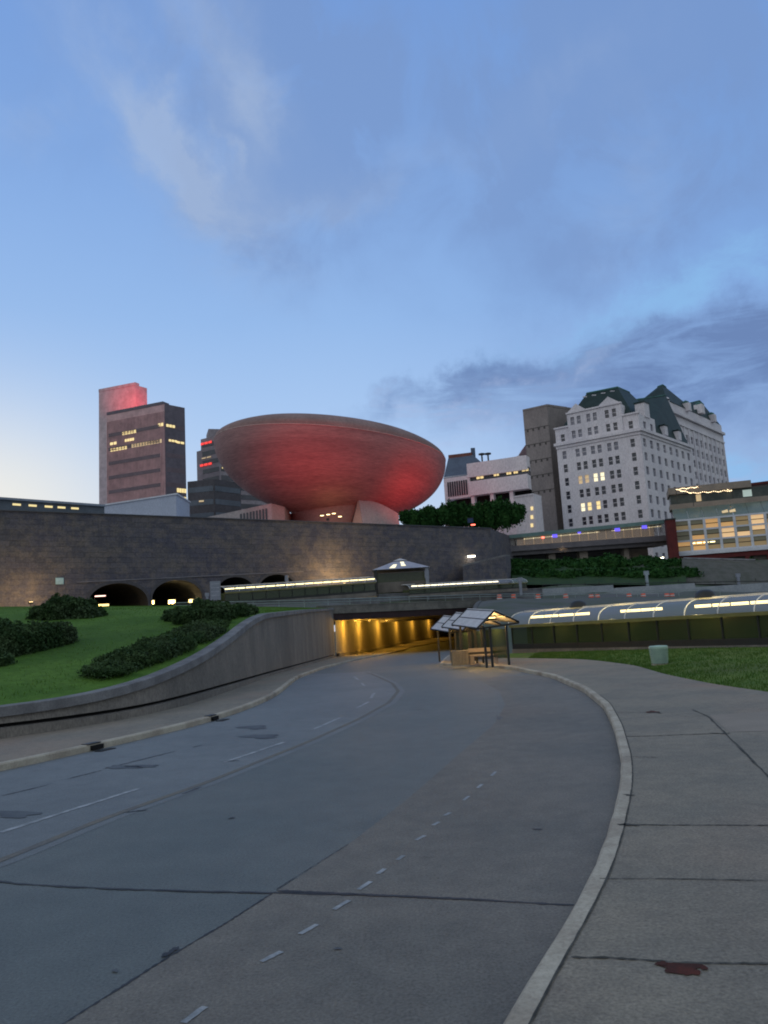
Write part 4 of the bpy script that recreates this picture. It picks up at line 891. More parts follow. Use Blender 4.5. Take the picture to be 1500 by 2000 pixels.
bands(t, L, C, 30, zt-1, 6, 'window_band', M('block_window', (.10, .12, .15), None, .2, .4), .4, .1, (.05, .96)); bands(t, C, Q, 30, zt-1, 6, 'window_band', bpy.data.materials['block_window'], .4, .1, (.03, .97)); litrow(t, L, C, 388, 400, 979, 979, 3, lit_dim, 1, .4)
# beige hall with sloping roof
a, b, c_ = at(405, 1010, 172), at(530, 983, 177), at(556, 990, 181); t = thing('low_hall', (a.x, a.y, 21.5), 'low pale hall with a sloping roof tucked under the left of the egg shaped hall', 'building')
m = MB(); m.prism([a.xy, b.xy, c_.xy, (c_.x, c_.y+14), (a.x, a.y+14)], 20, [a.z, b.z, c_.z, c_.z, a.z]); m.build('wall', M('hall_stone', (.42, .37, .37), None, .2, .8), t)
for k in range(9): m = MB(); m.seg(a.xy, b.xy, 20.5, a.z+(b.z-a.z)*(.5+.05*k)-.9, .2, .1, .5+.05*k, .53+.05*k); m.build('window', win_dark, t)

# legislative style white office building right of the egg
a, b = at(862, 916, 236), at(1027, 886.5, 224.6); t = thing('white_office_building', (b.x, b.y, 21.5), 'long white stone office building with a lit window strip right of the egg shaped hall', 'building')
A_, B_ = a.xy, b.xy
def zof(px, py): return onface(A_, B_, px, py)
def uz(px, py): return zof(px, py)
u0, zt = uz(911, 906); _, zb = uz(911, 926)
m = MB(); m.seg(A_, B_, zb, zt, 4, 0, u0, 1); m.build('upper_block', white_conc, t)
uA, zA = uz(911, 933); _, zw0 = uz(925, 936); _, zw1 = uz(925, 929)
m = MB(); m.seg(A_, B_, zw0-.6, zb+.01, 2.6, -1.2, u0+.01, 1); m.build('window_strip', win_dark, t)
m = MB(); m.seg(A_, B_, zb-1.1, zb, 4, -.02, u0, 1); m.build('cornice', white_conc, t)
for q in ((928, 943, 933, 931), (962, 973, 927, 926), (987, 997, 924, 923), (1001, 1010, 922, 921), (1017, 1031, 918, 916)): litrow(t, A_, B_, q[0], q[1], q[2], q[3], 4, lit_win, 2, -.9)
_, zm1 = uz(940, 938); _, zm0 = uz(940, 966)
m = MB(); um, _ = uz(917, 940); m.seg(A_, B_, zm0, zm1, 4, .5, um, 1); m.build('middle_block', white_conc, t)
ur, zr1 = uz(866, 935); _, zr0 = uz(880, 975)
m = MB(); m.seg(A_, B_, zr0, zr1, 4, -.2, 0.02, um); m.build('ribbed_block', white_conc, t)
for k in range(9): m = MB(); uu = .045+(um-.08)*(k+.5)/9; m.seg(A_, B_, zr0+.8, zr1-1.3, .1, .0, uu, uu+.018); m.build('window', win_dark, t)
m = MB(); m.seg(A_, B_, zm0-3.0, zm0, 1.2, -2.5, .1, 1); m.build('recess', black, t)
for k in range(3): m = MB(); uu = um+(1-um)*(k/3); m.seg(A_, B_, zm0-3.0, zm0+.01, 3, -.3, uu, uu+.04); m.build('pier', white_conc, t)
m = MB(); m.seg(A_, B_, 15, zm0-3.0, 4, .6, 0, 1); m.build('lower_block', white_conc, t)
l = bpy.data.lights.new('red_spot', 'POINT'); l.energy = 600; l.color = (1, .06, .04); l.shadow_soft_size = 1; lo = bpy.data.objects.new('red_spot', l); COL.objects.link(lo); lo.parent = t; lo.location = at(905, 977, 222)-Vector((b.x, b.y, 21.5))
# white wing with lit windows to its right
a2, b2 = at(1004, 972, 212), at(1042, 966, 209); t = thing('white_wing', (b2.x, b2.y, 21.5), 'narrow white wing with three lit windows beside the brown concrete tower', 'building')
m = MB(); m.seg(a2, b2, 15, a2.z, 6); m.build('wall', white_conc, t)
for py in (993, 1010, 1026): litrow(t, a2.xy, b2.xy, 1036, 1042, py, py, 7, lit_win, 1, .15)
m = MB(); m.seg(a2, b2, a2.z, a2.z+.4, 6.5, .2); m.build('cornice', white_conc, t)
# capitol style roof behind
L_, R_ = at(866, 935, 330), at(960, 920, 322); tl, tr = at(876, 893, 336), at(922, 887, 333)
t = thing('mansard_roof_building', (L_.x, L_.y, 40), 'slate blue mansard roof with a red brown ridge showing behind the white office building', 'building')
m = MB(); dv = Vector((3, 22, 0)); m.add([L_, R_, tr, tl, L_+dv, R_+dv, tr+dv*.6, tl+dv*.6], [(0, 1, 2, 3), (1, 5, 6, 2), (4, 0, 3, 7), (3, 2, 6, 7)]); m.build('roof', blue_roof, t)
m = MB(); m.seg(tl, tr, tl.z-1.0, tl.z+.9, 6, .4); m.build('ridge', red_ridge, t); m = MB(); m.seg(L_, R_, 20, R_.z, 20, -.2); m.build('wall', white_conc, t)
m = MB(); P = at(924, 884, 334); m.box((P.x, P.y, P.z), (1.8, 1.5, 4)); m.build('chimney', blue_roof, t)
P = at(941, 889, 232); t = thing('roof_machinery', (P.x, P.y, P.z-2), 'two dark rooftop vents on posts on the white office building', 'rooftop vent')
for dx in (0, 1.9): m = MB(); m.tube([(P.x+dx, P.y, P.z-3), (P.x+dx, P.y, P.z+.2)], .25); m.lathe([(.3, 0), (1.0, .1), (1.0, .5), (.2, .7)], (P.x+dx, P.y, P.z), 10); m.build('vent', dkmetal, t)
P = at(1022, 868, 260); t = thing('gable_roof_house', (P.x, P.y, 30), 'reddish gable roof corner peeping out left of the brown concrete tower', 'building'); a_, b_ = at(1014, 889, 275), at(1036, 889, 277); c_ = at(1030, 864, 277)
m = MB(); m.add([a_, b_, c_, a_+Vector((0, 12, 0)), b_+Vector((0, 12, 0)), c_+Vector((0, 12, 0))], [(0, 1, 2), (3, 5, 4), (0, 2, 5, 3), (1, 4, 5, 2)]); m.build('roof', M('dusk_red_roof', (.3, .2, .22), None, 1, .8), t)
m = MB(); m.seg(a_, b_, 30, a_.z, 12, -.1); m.build('wall', white_conc, t)

# brown concrete tower
t, L, C, Q, zt = tower('concrete_tower', 'windowless brown concrete tower with panel joints left of the white mansard building', (1021, 803), (1068, 793), (1121, 801), 256, 251, 258, 15, brut_m)
m = MB(); m.seg(L, C, zt-.0, zt+.6, 2, .12); m.seg(C, Q, zt, zt+.6, 2, .12); m.build('parapet', brut_m, t)
M('joint_shadow', (.10, .09, .085), None, 1, .9)
for py in (837, 868, 900, 930, 961): _, z_ = onface(L, C, 1040, py); m = MB(); m.seg(L, C, z_-.12, z_+.12, .2, .03, 0, 1); m.build('panel_joint', bpy.data.materials['joint_shadow'], t)
m = MB()
for py in (837, 868, 900, 930, 961):
    _, z_ = onface(L, C, 1040, py)
    for k in range(4): m.seg(L, C, z_-.9, z_+.1, .3, .08, .1+.23*k, .17+.23*k)
m.build('vent_slot', bpy.data.materials['joint_shadow'], t)
m = MB(); m.seg(C, Q, zt+.6, zt+1.5, 3, -2, .2, .9); m.build('roof_plant', dkmetal, t)

# ------------------------------------------------------------------ white mansard building
Cn, Ln, Rn = at(1250, 842, 226), at(1087, 874, 241), at(1348, 872, 256)
mb_ = thing('mansard_office_building', (Cn.x, Cn.y, 15), 'big white stone building with dark green mansard roofs and rows of windows', 'building')
zc = Cn.z; L, C, Q = Ln.xy, Cn.xy, Rn.xy; B = L+Q-C
zcL = zc
def facade_wall(a, b, z0, z1, ops, depth=.45):
    """wall with real window openings; ops = [(u0,u1,za,zb)]"""
    m = MB(); d = b-a; n = Vector((d.y, -d.x)).normalized()
    if n.dot(a) > 0: n = -n
    us = sorted({0.0, 1.0}|{o[0] for o in ops}|{o[1] for o in ops}); zs = sorted({z0, z1}|{o[2] for o in ops}|{o[3] for o in ops})
    P = lambda u, z, k=0: tuple((a+d*u-n*k).to_3d()+Vector((0, 0, z)))
    for i in range(len(us)-1):
        for j in range(len(zs)-1):
            uc, zc_ = (us[i]+us[i+1])/2, (zs[j]+zs[j+1])/2
            if any(o[0] < uc < o[1] and o[2] < zc_ < o[3] for o in ops): continue
            m.add([P(us[i], zs[j]), P(us[i+1], zs[j]), P(us[i+1], zs[j+1]), P(us[i], zs[j+1])], [(0, 1, 2, 3)])
    for o in ops:
        q = [P(o[0], o[2]), P(o[1], o[2]), P(o[1], o[3]), P(o[0], o[3]), P(o[0], o[2], depth), P(o[1], o[2], depth), P(o[1], o[3], depth), P(o[0], o[3], depth)]
        m.add(q, [(0, 1, 5, 4), (1, 2, 6, 5), (2, 3, 7, 6), (3, 0, 4, 7)])
    return m
def panes(t, lst, limit=100):
    rest = MB()
    for i, (a, b, o, mat) in enumerate(lst):
        m = MB() if i < limit else rest
        m.seg(a, b, o[2], o[3], .1, -.38, o[0], o[1]); um = (o[0]+o[1])/2; wv = (o[1]-o[0])*.05
        if i < limit:
            w = m.build('window', mat, t)
            s = MB(); s.seg(a, b, (o[2]+o[3])/2-.08, (o[2]+o[3])/2+.08, .1, -.3, o[0], o[1]); s.build('sash', white_conc, w)
    if rest.v: tag(rest.build('window_rows', win_grey, t), kind='stuff')
cols = [.09, .255, .335, .44, .52, .635, .715, .905]; rowz = [1.7+4.35*k for k in range(10)]; ops = []; lst = []
litset = {(2, 3): lit_pale, (2, 4): lit_pale, (2, 1): lit_dim, (2, 2): lit_dim, (4, 1): lit_pale, (4, 2): lit_win, (4, 3): lit_win}
for r_i, dz in enumerate(rowz):
    zb_ = zc-dz-2.5-.2
    for c_i, u in enumerate(cols):
        o = (u-.024, u+.024, zb_, zb_+2.5); ops.append(o)
        mat = litset.get((r_i, c_i), win_grey if (r_i == 0 and c_i != 7) else win_dark); lst.append((L, C, o, mat))
facade_wall(L, C, 8, zc, ops).build('wall', white_conc, mb_)
# attic, central block
aops = [(.80+.105-.024, .80+.105+.024, zc+1.3, zc+3.6), (.066, .114, zc+1.3, zc+3.6)]
facade_wall(L, C, zc+.9, zc+5.6, aops).build('attic_wall', white_conc, mb_)
for o in aops: lst.append((L, C, o, win_dark))
d_ = (C-L); nF = Vector((d_.y, -d_.x)).normalized(); nF = -nF if nF.dot(L) > 0 else nF
a_c, b_c = L+d_*.17+nF*.5, L+d_*.82+nF*.5
cops = []
for u in (.10, .22, .40, .52, .74, .87):
    cops += [(u-.035, u+.035, zc+1.6, zc+4.0), (u-.035, u+.035, zc+5.9, zc+8.4)]
facade_wall(a_c, b_c, zc+.9, zc+9.6, cops).build('centre_wall', white_conc, mb_)
for o in cops: lst.append((a_c, b_c, o, win_dark if o[0] > .6 else win_grey))
m = MB()
for u in (0.001, .999): q = a_c.lerp(b_c, u); m.prism([q, q-nF*4, q-nF*4+d_*.002, q+d_*.002], zc+.9, zc+9.6)
m.build('centre_side_wall', white_conc, mb_)
m = MB(); m.seg(L, C, zc, zc+.9, 1.5, .9, -.02, 1.02); m.seg(C, Q, zc, zc+.9, 1.5, .9, -.01, 1.0); m.build('cornice', white_conc, mb_)
m = MB(); m.seg(L, C, zc-.9, zc-.003, 1.0, .35, -.005, 1.005); m.seg(C, Q, zc-.9, zc-.003, 1.0, .35); m.build('frieze', white_conc, mb_)
m = MB(); m.seg(L, C, zc+5.6, zc+6.1, 1.2, .4, .82, 1.01); m.seg(L, C, zc+5.6, zc+6.1, 1.2, .4, -.01, .17); m.seg(a_c, b_c, zc+9.6, zc+10.1, 1.2, .4, -.01, 1.01); m.build('attic_cornice', white_conc, mb_)
# pediments
for u0, u1 in ((.02, .36), (.60, .98)):
    A3, B3 = a_c.lerp(b_c, u0)+nF*.2, a_c.lerp(b_c, u1)+nF*.2; mid = (A3+B3)/2; hgt = 2.4; m = MB(); k = -nF*4
    m.add([(*A3, zc+10.1), (*B3, zc+10.1), (*mid, zc+10.1+hgt), (*(A3+k), zc+10.1), (*(B3+k), zc+10.1), (*(mid+k), zc+10.1+hgt)], [(0, 1, 2), (3, 5, 4), (0, 2, 5, 3), (1, 4, 5, 2)]); m.build('pediment', white_conc, mb_)
# right face
rops = []; 
for r_i, dz in enumerate(rowz[:9]):
    for c_i in range(8):
        u = .06+.125*c_i; o = (u-.022, u+.03, zc-dz-2.7, zc-dz-.2); rops.append(o); lst.append((C, Q, o, win_grey))
facade_wall(C, Q, 8, zc, rops).build('wall', white_conc, mb_)
rop2 = [(.25, .42, zc+1.3, zc+3.6), (.68, .85, zc+1.3, zc+3.6)]
facade_wall(C, C.lerp(Q, .3), zc+.9, zc+5.6, rop2).build('attic_wall', white_conc, mb_)
for o in rop2: lst.append((C, C.lerp(Q, .3), o, win_grey))
panes(mb_, lst)
m = MB(); m.prism([L+(B-L)*.3, Q+(C-Q)*.1, B], 8, zc); m.prism([L-nF*.6, C-nF*.6+(L-C)*.02, C.lerp(Q, .3)-nF*.6, C.lerp(Q, .3)+(L-C)*.5, L+(Q-C)*.3], zc+5.3, zc+5.58); m.build('roof_slab', M('flat_roof', (.1, .1, .1), None, 1, .9), mb_)
# main mansard roof: ridge line
def mansard(t, poly, z0, ridge, name='roof', crest=True):
    m = MB(); n = len(poly); k = len(ridge); vs = [(p[0], p[1], z0) for p in poly]+[tuple(p) for p in ridge]
    m.add(vs, [(i, (i+1) % n, n+(i+1) % k, n+i) for i in range(n)]); m.add([tuple(p) for p in ridge], [tuple(range(k))]); o = m.build(name, slate_m, t)
    if crest:
        q = MB(); q.tube([Vector(p) for p in list(ridge)+[ridge[0]]], .32, 6); q.build('ridge_trim', copper_m, o)
    return o
i0, i1 = L+d_*.05-nF*1.5, L+d_*.93-nF*1.5; dep = (Q-C)*.62
r0, r1 = at(1146, 768, 243), at(1206, 757, 238); zr_ = (r0.z+r1.z)/2; dd = (dep*.35).to_3d()
r0.z = r1.z = zr_
mansard(mb_, [i0, i1, i1+dep, i0+dep], zc+5.7, [r0, r1, r1+dd, r0+dd])
# link roof and second tower roof
p0, p1 = at(1235, 782, 246), at(1300, 772, 258); lk = thing
m = MB(); a3 = C.lerp(Q, .26)+(L-C).normalized()*.5; b3 = Q+(L-C).normalized()*.5; m.prism([a3, b3, b3+(L-C)*.5, a3+(L-C)*.5], zc+.9, zc+1.6); m.build('attic_block', white_conc, mb_)
mansard(mb_, [a3, b3, b3+(L-C)*.55, a3+(L-C)*.55], zc+1.6, [p0, p1, p1+Vector((-8, 3, 0)), p0+Vector((-6, 3, 0))])
for u in (.16, .5, .78):     # dormers along the right slope
    P = C.lerp(Q, u)+((L-C).normalized()*1.2); dm = MB(); ang_ = math.atan2((Q-C).y, (Q-C).x); dm.box((P.x, P.y, zc+(7.5 if u < .2 else 3.2)), (3.6 if u < .2 else 2.4, 3, 4.6 if u < .2 else 3), ang_); o = dm.build('dormer', white_conc, mb_)
    dm = MB(); dm.box((P.x, P.y, zc+(10.0 if u < .2 else 4.9)), (4.2 if u < .2 else 2.9, 3.4, .45), ang_); dm.build('dormer_roof', slate_m, o)
# rear wing
RL, RC, RQ = at(1300, 803, 262), at(1302, 803, 262), at(1410, 842, 306); zr2 = at(1302, 803, 262).z
RA = RC.xy; RB = RQ.xy; bkv = (L-C).normalized()*26
rw_ = thing('rear_office_wing', (RA.x, RA.y, 15), 'taller rear wing of the white building with pilasters and steep dark corner roof', 'building')
rops = []; lst2 = []
for r_i in range(9):
    for c_i in range(12):
        u = .045+.083*c_i; o = (u-.02, u+.022, zr2-6-4.4*r_i-2.7, zr2-6-4.4*r_i); rops.append(o); lst2.append((RA, RB, o, win_grey))
facade_wall(RA, RB, 8, zr2, rops).build('wall', white_conc, rw_); panes(rw_, lst2)
m = MB(); m.prism([RA, RA+bkv, RA+bkv*1.001+Vector((.1, .1)), RA+Vector((.05, .1))], 8, zr2); m.seg(RA, RA+bkv, 8, zr2, .4); m.prism([RB, RB+bkv, RB+bkv+Vector((.5, .5)), RB+Vector((.5, .5))], 8, zr2); m.build('side_wall', white_conc, rw_)
m = MB(); m.seg(RA, RB, zr2, zr2+1.0, 2, 1.0, -.03, 1.01); m.seg(RA, RB, zr2-3.4, zr2-2.8, 1, .5, -.01, 1.005); m.seg(RA, RA+bkv, zr2, zr2+1, 2, 1.0, 0, .95); m.build('cornice', white_conc, rw_)
m = MB()
for k in range(13): u = .0035+.083*k; m.seg(RA, RB, 8, zr2-3.4, .6, .3, max(0, u-.012), min(1, u+.012))
m.build('pilasters', white_conc, rw_)
pk0 = at(1294, 752, 268); t0, t1 = RA-(RB-RA)*.02-((L-C).normalized()*-1.0), RA.lerp(RB, .45)
m = MB(); m.prism([RA, RB, RB+bkv*.8, RA+bkv*.8], zr2+1, zr2+4.2); m.build('attic', white_conc, rw_)
tp = [pk0, pk0+Vector((2.2, 3, 0)), pk0+Vector((.6, 4, 0)), pk0+Vector((-1, 2, 0))]
mansard(rw_, [RA+bkv.normalized()*-.3, RA.lerp(RB, .62), RA.lerp(RB, .62)+bkv*.5, RA+bkv*.42], zr2+4.2, tp)
P2 = at(1366, 783, 292); mansard(rw_, [RA.lerp(RB, .5), RB, RB+bkv*.5, RA.lerp(RB, .5)+bkv*.5], zr2+3.9, [P2, P2+Vector((4, 6, 0)), P2+Vector((0, 9, 0)), P2+Vector((-4, 4, 0))])
for (px, py, w, h) in ((1296, 794, 4.2, 4.4), (1340, 796, 2.4, 3.0), (1366, 800, 3.0, 3.6), (1390, 818, 2.4, 3.0)):
    u, z_ = onface(RA, RB, px, py); P = RA.lerp(RB, u); ag = math.atan2((RB-RA).y, (RB-RA).x); m = MB(); m.box((P.x, P.y, z_), (w, 3, h), ag); o = m.build('dormer', white_conc, rw_)
    q = MB(); q.lathe([(w*.55, 0), (w*.45, .7), (.05, 1.3)], (P.x, P.y, z_+h/2), 10); q.build('dormer_roof', copper_m if px > 1300 else white_conc, o)
# roof lamps strip on main ridge
for px, py in ((1142, 775), (1160, 772), (1178, 768), (1196, 764)):
    P = at(px, py, 236); m = MB(); m.box(P, (1.3, .4, .25)); m.build('roof_light', white_conc, mb_)

# ------------------------------------------------------------------ skybridge
SA, SB = at(988, 1062, 176), at(1303, 1040, 186); a, b = SA.xy, SB.xy
sb_ = thing('skybridge', (SA.x, SA.y, SA.z-6), 'long glazed skybridge with a teal roof between the stone wall and the glass building', 'skybridge')
def zs_(px, py): return onface(a, b, px, py)
def slab(nm, mat, y0l, y1l, y0r, y1r, t, off, u0=0, u1=1, parent=sb_):
    zl0, zl1 = zs_(988, y0l)[1], zs_(988, y1l)[1]; zr0, zr1 = zs_(1300, y0r)[1], zs_(1300, y1r)[1]
    A, Bv = a.lerp(b, u0), a.lerp(b, u1); n = Vector(((b-a).y, -(b-a).x)).normalized(); n = -n if n.dot(a) > 0 else n
    l0, l1 = zl0+(zr0-zl0)*u0, zl1+(zr1-zl1)*u0; q0, q1 = zl0+(zr0-zl0)*u1, zl1+(zr1-zl1)*u1
    m = MB(); m.prism([A+n*off, Bv+n*off, Bv+n*(off-t), A+n*(off-t)], [l0, q0, q0, l0], [l1, q1, q1, l1]); return m.build(nm, mat, parent)
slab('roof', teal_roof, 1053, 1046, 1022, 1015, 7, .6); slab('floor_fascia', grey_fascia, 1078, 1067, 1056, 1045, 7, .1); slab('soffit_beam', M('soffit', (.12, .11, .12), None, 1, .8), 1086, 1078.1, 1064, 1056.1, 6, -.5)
slab('back_glazing', E('bridge_interior', (.6, .44, .30), .36), 1067, 1053, 1045, 1022, .2, -5.5)  # lit interior put into the back pane as an even glow
for k in range(18): slab('glass_panel', sky_glass, 1066.5, 1053.5, 1044.5, 1022.5, .05, -.1, (k+.04)/18, (k+.96)/18)
slab('ceiling_light', E('bridge_tube', (1, .82, .5), 1.2), 1056.5, 1054.5, 1027, 1025, .3, -.8, .12, .58); slab('ceiling_light', bpy.data.materials['bridge_tube'], 1056, 1054.5, 1027, 1025.5, .3, -.8, .66, .98)
for px, w in ((1083, 4.5), (1131, 3), (1205, 5), (1258, 5)):
    u, z_ = zs_(px, 1054-.098*(px-988)); u2 = w/315
    m = MB(); m.seg(a, b, z_-.6 if w > 3 else z_-.25, z_+.6 if w > 3 else z_+.25, .1, .15, u-u2, u+u2); m.build('violet_screen', blue_lamp, sb_)
l0_ = zs_(1060, 1050); m = MB(); m.seg(a, b, l0_[1]-.2, l0_[1]+.2, .1, .2, l0_[0]-.006, l0_[0]+.006); m.build('red_lamp', red_lamp, sb_)
for u, w in ((.27, .04), (.46, .05), (.74, .03)): slab('pillar', beige_m, 1130, 1078.2, 1100, 1056.2, 1.5, -2, u, u+w)
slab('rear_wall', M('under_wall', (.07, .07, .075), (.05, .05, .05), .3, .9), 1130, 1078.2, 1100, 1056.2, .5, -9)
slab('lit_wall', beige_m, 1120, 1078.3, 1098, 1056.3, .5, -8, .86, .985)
n_s = Vector(((b-a).y, -(b-a).x)).normalized(); n_s = -n_s if n_s.dot(a) > 0 else n_s
for px, py, e, lb_ in ((1100, 1069, 90, 'white lamp hanging under the left half of the skybridge'), (1267, 1061, 260, 'white lamp hanging under the right half of the skybridge'), (1294, 1089, 60, 'white lamp on the ground under the right end of the skybridge')):
    u, z_ = zs_(px, py); P = a.lerp(b, u)-n_s*(3 if e > 100 else .5); lamp_obj('bridge_lamp', (P.x, P.y, z_), lb_, 'lamp', (1.1, .3, .2), lamp_white, e*.7, (1, .7, .35), group='lamps under the skybridge')
u, z_ = zs_(1010, 1083); P = a.lerp(b, u)-n_s*5; lamp_obj('bridge_lamp', (P.x, P.y, z_), 'dim yellow lamp under the far left end of the skybridge', 'lamp', (.6, .3, .2), lamp_warm, 160, (1, .65, .2), group='lamps under the skybridge')

# ------------------------------------------------------------------ glass terminal building right
GA, GB = at(1317, 1020, 178), at(1500, 996, 172); gd = GB.xy-GA.xy; a = GA.xy; b = GA.xy+gd*1.6
gb = thing('glass_hall', (GA.x, GA.y, 8), 'glass fronted hall with white window grid, warm lit inside, on a red brick base', 'building')
gt, gz0 = onface(a, b, 1325, 1080); _, gz1 = onface(a, b, 1325, 1018); 
uE = 1/1.6; NC = 10
zb2 = onface(a, b, 1325, 1079)[1]; zt2 = onface(a, b, 1325, 1017)[1]
m = MB()
for k in range(NC+1): u = k/NC; m.seg(a, b, zb2, zt2, .35, .15, max(0, u-.009), min(1, u+.009))
for f in (0, .335, .67, 1.0): z_ = zb2+(zt2-zb2)*f; m.seg(a, b, z_-.2, z_+.2, .3, .13, 0, 1)
m.build('window_frame', white_metal, gb)
gm = [E('hall_lit_a', (.75, .42, .16), .38), E('hall_lit_b', (.85, .55, .28), .55), E('hall_dim', (.16, .15, .10), .15), E('hall_mid', (.40, .28, .14), .22)]
pat = [[0, 2, 3], [0, 0, 2], [3, 2, 0], [2, 1, 0], [3, 1, 3], [3, 1, 1], [2, 0, 3], [3, 1, 0], [2, 3, 0], [0, 3, 3]]
for k in range(NC):
    for j in range(3):
        for h_ in (0, 1):
            f0, f1 = (j+h_*.5)/3, (j+h_*.5+.5)/3; mm = gm[pat[k][j]] if (h_+k+j) % 3 else gm[(3, 0, 2)[(k+j) % 3]]
            m = MB(); m.seg(a, b, zb2+(zt2-zb2)*f0+.12, zb2+(zt2-zb2)*f1-.06, .1, -.1, (k+.06)/NC, (k+.94)/NC); m.build('window_pane', mm, gb)
litrow(gb, a, b, 1347, 1398, 1062, 1057, 1.6, lamp_warm, 4, -.02, 'light_tube')
m = MB(); m.seg(a, b, 8, zt2, 16, -.4); m.build('wall', M('hall_inner', (.09, .08, .07), None, 1, .8), gb)
m = MB(); m.seg(a, b, zb2-.9, zb2-.14, 1.2, .7, 0, 1); m.build('sill', white_metal, gb)
m = MB(); m.seg(a, b, zb2-2.0, zb2-.9, 1, .3, -.02, 1); m.build('brick_band', red_brick, gb)
for k in range(7):
    u = .02+.14*k; m = MB(); m.seg(a, b, 6, zb2-2.0, 1, .25, u, u+.03); m.build('brick_pier', red_brick, gb)
m = MB(); m.seg(a, b, 6, zb2-2.0, .5, -3); m.build('base_wall', M('hall_base', (.12, .14, .18), None, 1, .8), gb)
n_g = Vector(((b-a).y, -(b-a).x)).normalized(); n_g = -n_g if n_g.dot(a) > 0 else n_g
# sloped glazed roof, fascia, terrace strip, flat roof
P = lambda u, o, z: tuple((a.lerp(b, u)+n_g*o).to_3d()+Vector((0, 0, z)))
zg1 = onface(a, b, 1325, 997)[1]+.9
for k in range(NC): m = MB(); m.add([P((k+.01)/NC, .1, zt2+.15), P((k+.99)/NC, .1, zt2+.15), P((k+.99)/NC, -4, zg1), P((k+.01)/NC, -4, zg1)], [(0, 1, 2, 3)]); m.build('roof_glazing', green_glass, gb)
m = MB(); m.seg(a, b, zg1-.1, zg1+1.1, 6, -3.9, -.01, 1); m.build('fascia', beige_m, gb)
m = MB(); m.seg(a, b, zg1+1.1, zg1+3.6, 6, -5.5, 0, 1); m.build('terrace_glazing', M('terrace_glass', (.03, .045, .045), (.08, .09, .08), .15, .25), gb)
m = MB(); m.seg(a, b, zg1+3.6, zg1+5.2, 9, -4.5, -.01, .56); m.build('flat_roof', beige_m, gb)
for (u0, u1, mm) in ((.18, .215, lit_dim), (.5, .56, E('pale_reflect', (.45, .55, .5), .5))): m = MB(); m.seg(a, b, zg1+1.5, zg1+3.1, .1, -5.3, u0, u1); m.build('window_pane', mm, gb)  # second pane glows to stand in for a pale reflection
for (u0, u1) in ((.33, .37), (.38, .42)): m = MB(); m.add([P(u0, -.6, zt2+.9), P(u1, -.6, zt2+1.0), P(u1, -1.6, zt2+1.8), P(u0, -1.6, zt2+1.5)], [(0, 1, 2, 3)]); m.build('roof_lamp', lit_dim, gb)
# red brick pillar at the joint
pA, pB = at(1300, 1016, 175), at(1319, 1014, 174.5); t = thing('brick_pillar', (pA.x, pA.y, 8), 'dark red brick pillar between the skybridge and the glass hall', 'pillar')
m = MB(); m.seg(pA, pB, 7, pA.z, 3); m.build('shaft', red_brick, t); m = MB(); m.seg(pA, pB, pA.z, pA.z+.3, 3.2, .15, -.05, 1.05); m.build('cap', dkmetal, t)
# string lights canopy on the roof
sp = [at(1320, 955, 176), at(1390, 947, 183), at(1430, 957, 178), at(1352, 962, 172)]
t = thing('string_lights', (sp[0].x, sp[0].y, sp[0].z-3), 'roof terrace frame outlined with small warm string lights', 'string lights')
m = MB()
for i in range(4): m.tube([sp[i], sp[(i+1) % 4]], .06, 5); m.tube([sp[i]-Vector((0, 0, 3.2)), sp[i]], .07, 5)
m.build('frame', dkmetal, t)
nb = 0
for i, k in ((0, 26), (1, 16), (2, 22), (3, 12)):
    for j in range(k):
        q = sp[i].lerp(sp[(i+1) % 4], (j+.5)/k)-Vector((0, 0, .12+.12*math.sin(j*1.1)))
        if nb == 0: bb = MB(); bb.lathe([(.01, -.11), (.11, 0), (.01, .11)], q, 6); pb = bb.build('bulb', string_m, t); q0 = q
        else: c = pb.copy(); COL.objects.link(c); c.parent = t; c.location = q-q0
        nb += 1
a5, b5 = at(1440, 953, 195), at(1530, 938, 190); t = thing('brown_building', (a5.x, a5.y, 10), 'brown block with a red roof edge behind the glass hall at the right edge', 'building')
m = MB(); m.seg(a5, b5, 12, a5.z+.2, 20); m.build('wall', M('brown_wall', (.12, .09, .09), (.09, .07, .07), .3, .85), t); m = MB(); m.seg(a5, b5, a5.z+.2, a5.z+.8, 20, .3, -.1, 1); m.build('roof_edge', red_brick, t)
for k in range(4): m = MB(); m.seg(a5, b5, a5.z-3.4, a5.z-1.6, .2, .08, .12+.22*k, .24+.22*k); m.build('window', win_dark, t)

# ------------------------------------------------------------------ right middle distance
# white road barrier
ba = [at(1062, 1166, 140), at(1200, 1162, 141), at(1360, 1159, 139), at(1560, 1158, 136)]; bt = [at(1062, 1147, 140).z, at(1200, 1145, 141).z, at(1360, 1142, 139).z, at(1560, 1139, 136).z]
t = thing('road_barrier', (ba[0].x, ba[0].y, 5), 'long pale concrete road barrier below the hedge slope', 'barrier')
for i in range(3): m = MB(); m.seg(ba[i], ba[i+1], 2, (bt[i]+bt[i+1])/2, .6, 0, 0.001, .999); m.build('panel', M('barrier_white', (.30, .33, .37), (.24, .27, .31), .4, .7) if i == 0 else bpy.data.materials['barrier_white'], t)
m = MB()
for i in range(3): m.tube([ba[i].xy.to_3d()+Vector((0, 0, bt[i]+.45)), ba[i+1].xy.to_3d()+Vector((0, 0, bt[i+1]+.45))], .07, 6)
m.build('rail', dkmetal, t)
m = MB()
for i in range(3):
    for k in range(5): q = ba[i].lerp(ba[i+1], k/5); m.tube([(q.x, q.y, bt[i]-.1), (q.x, q.y, bt[i]+.45)], .06, 5)
m.build('rail_posts', dkmetal, t)
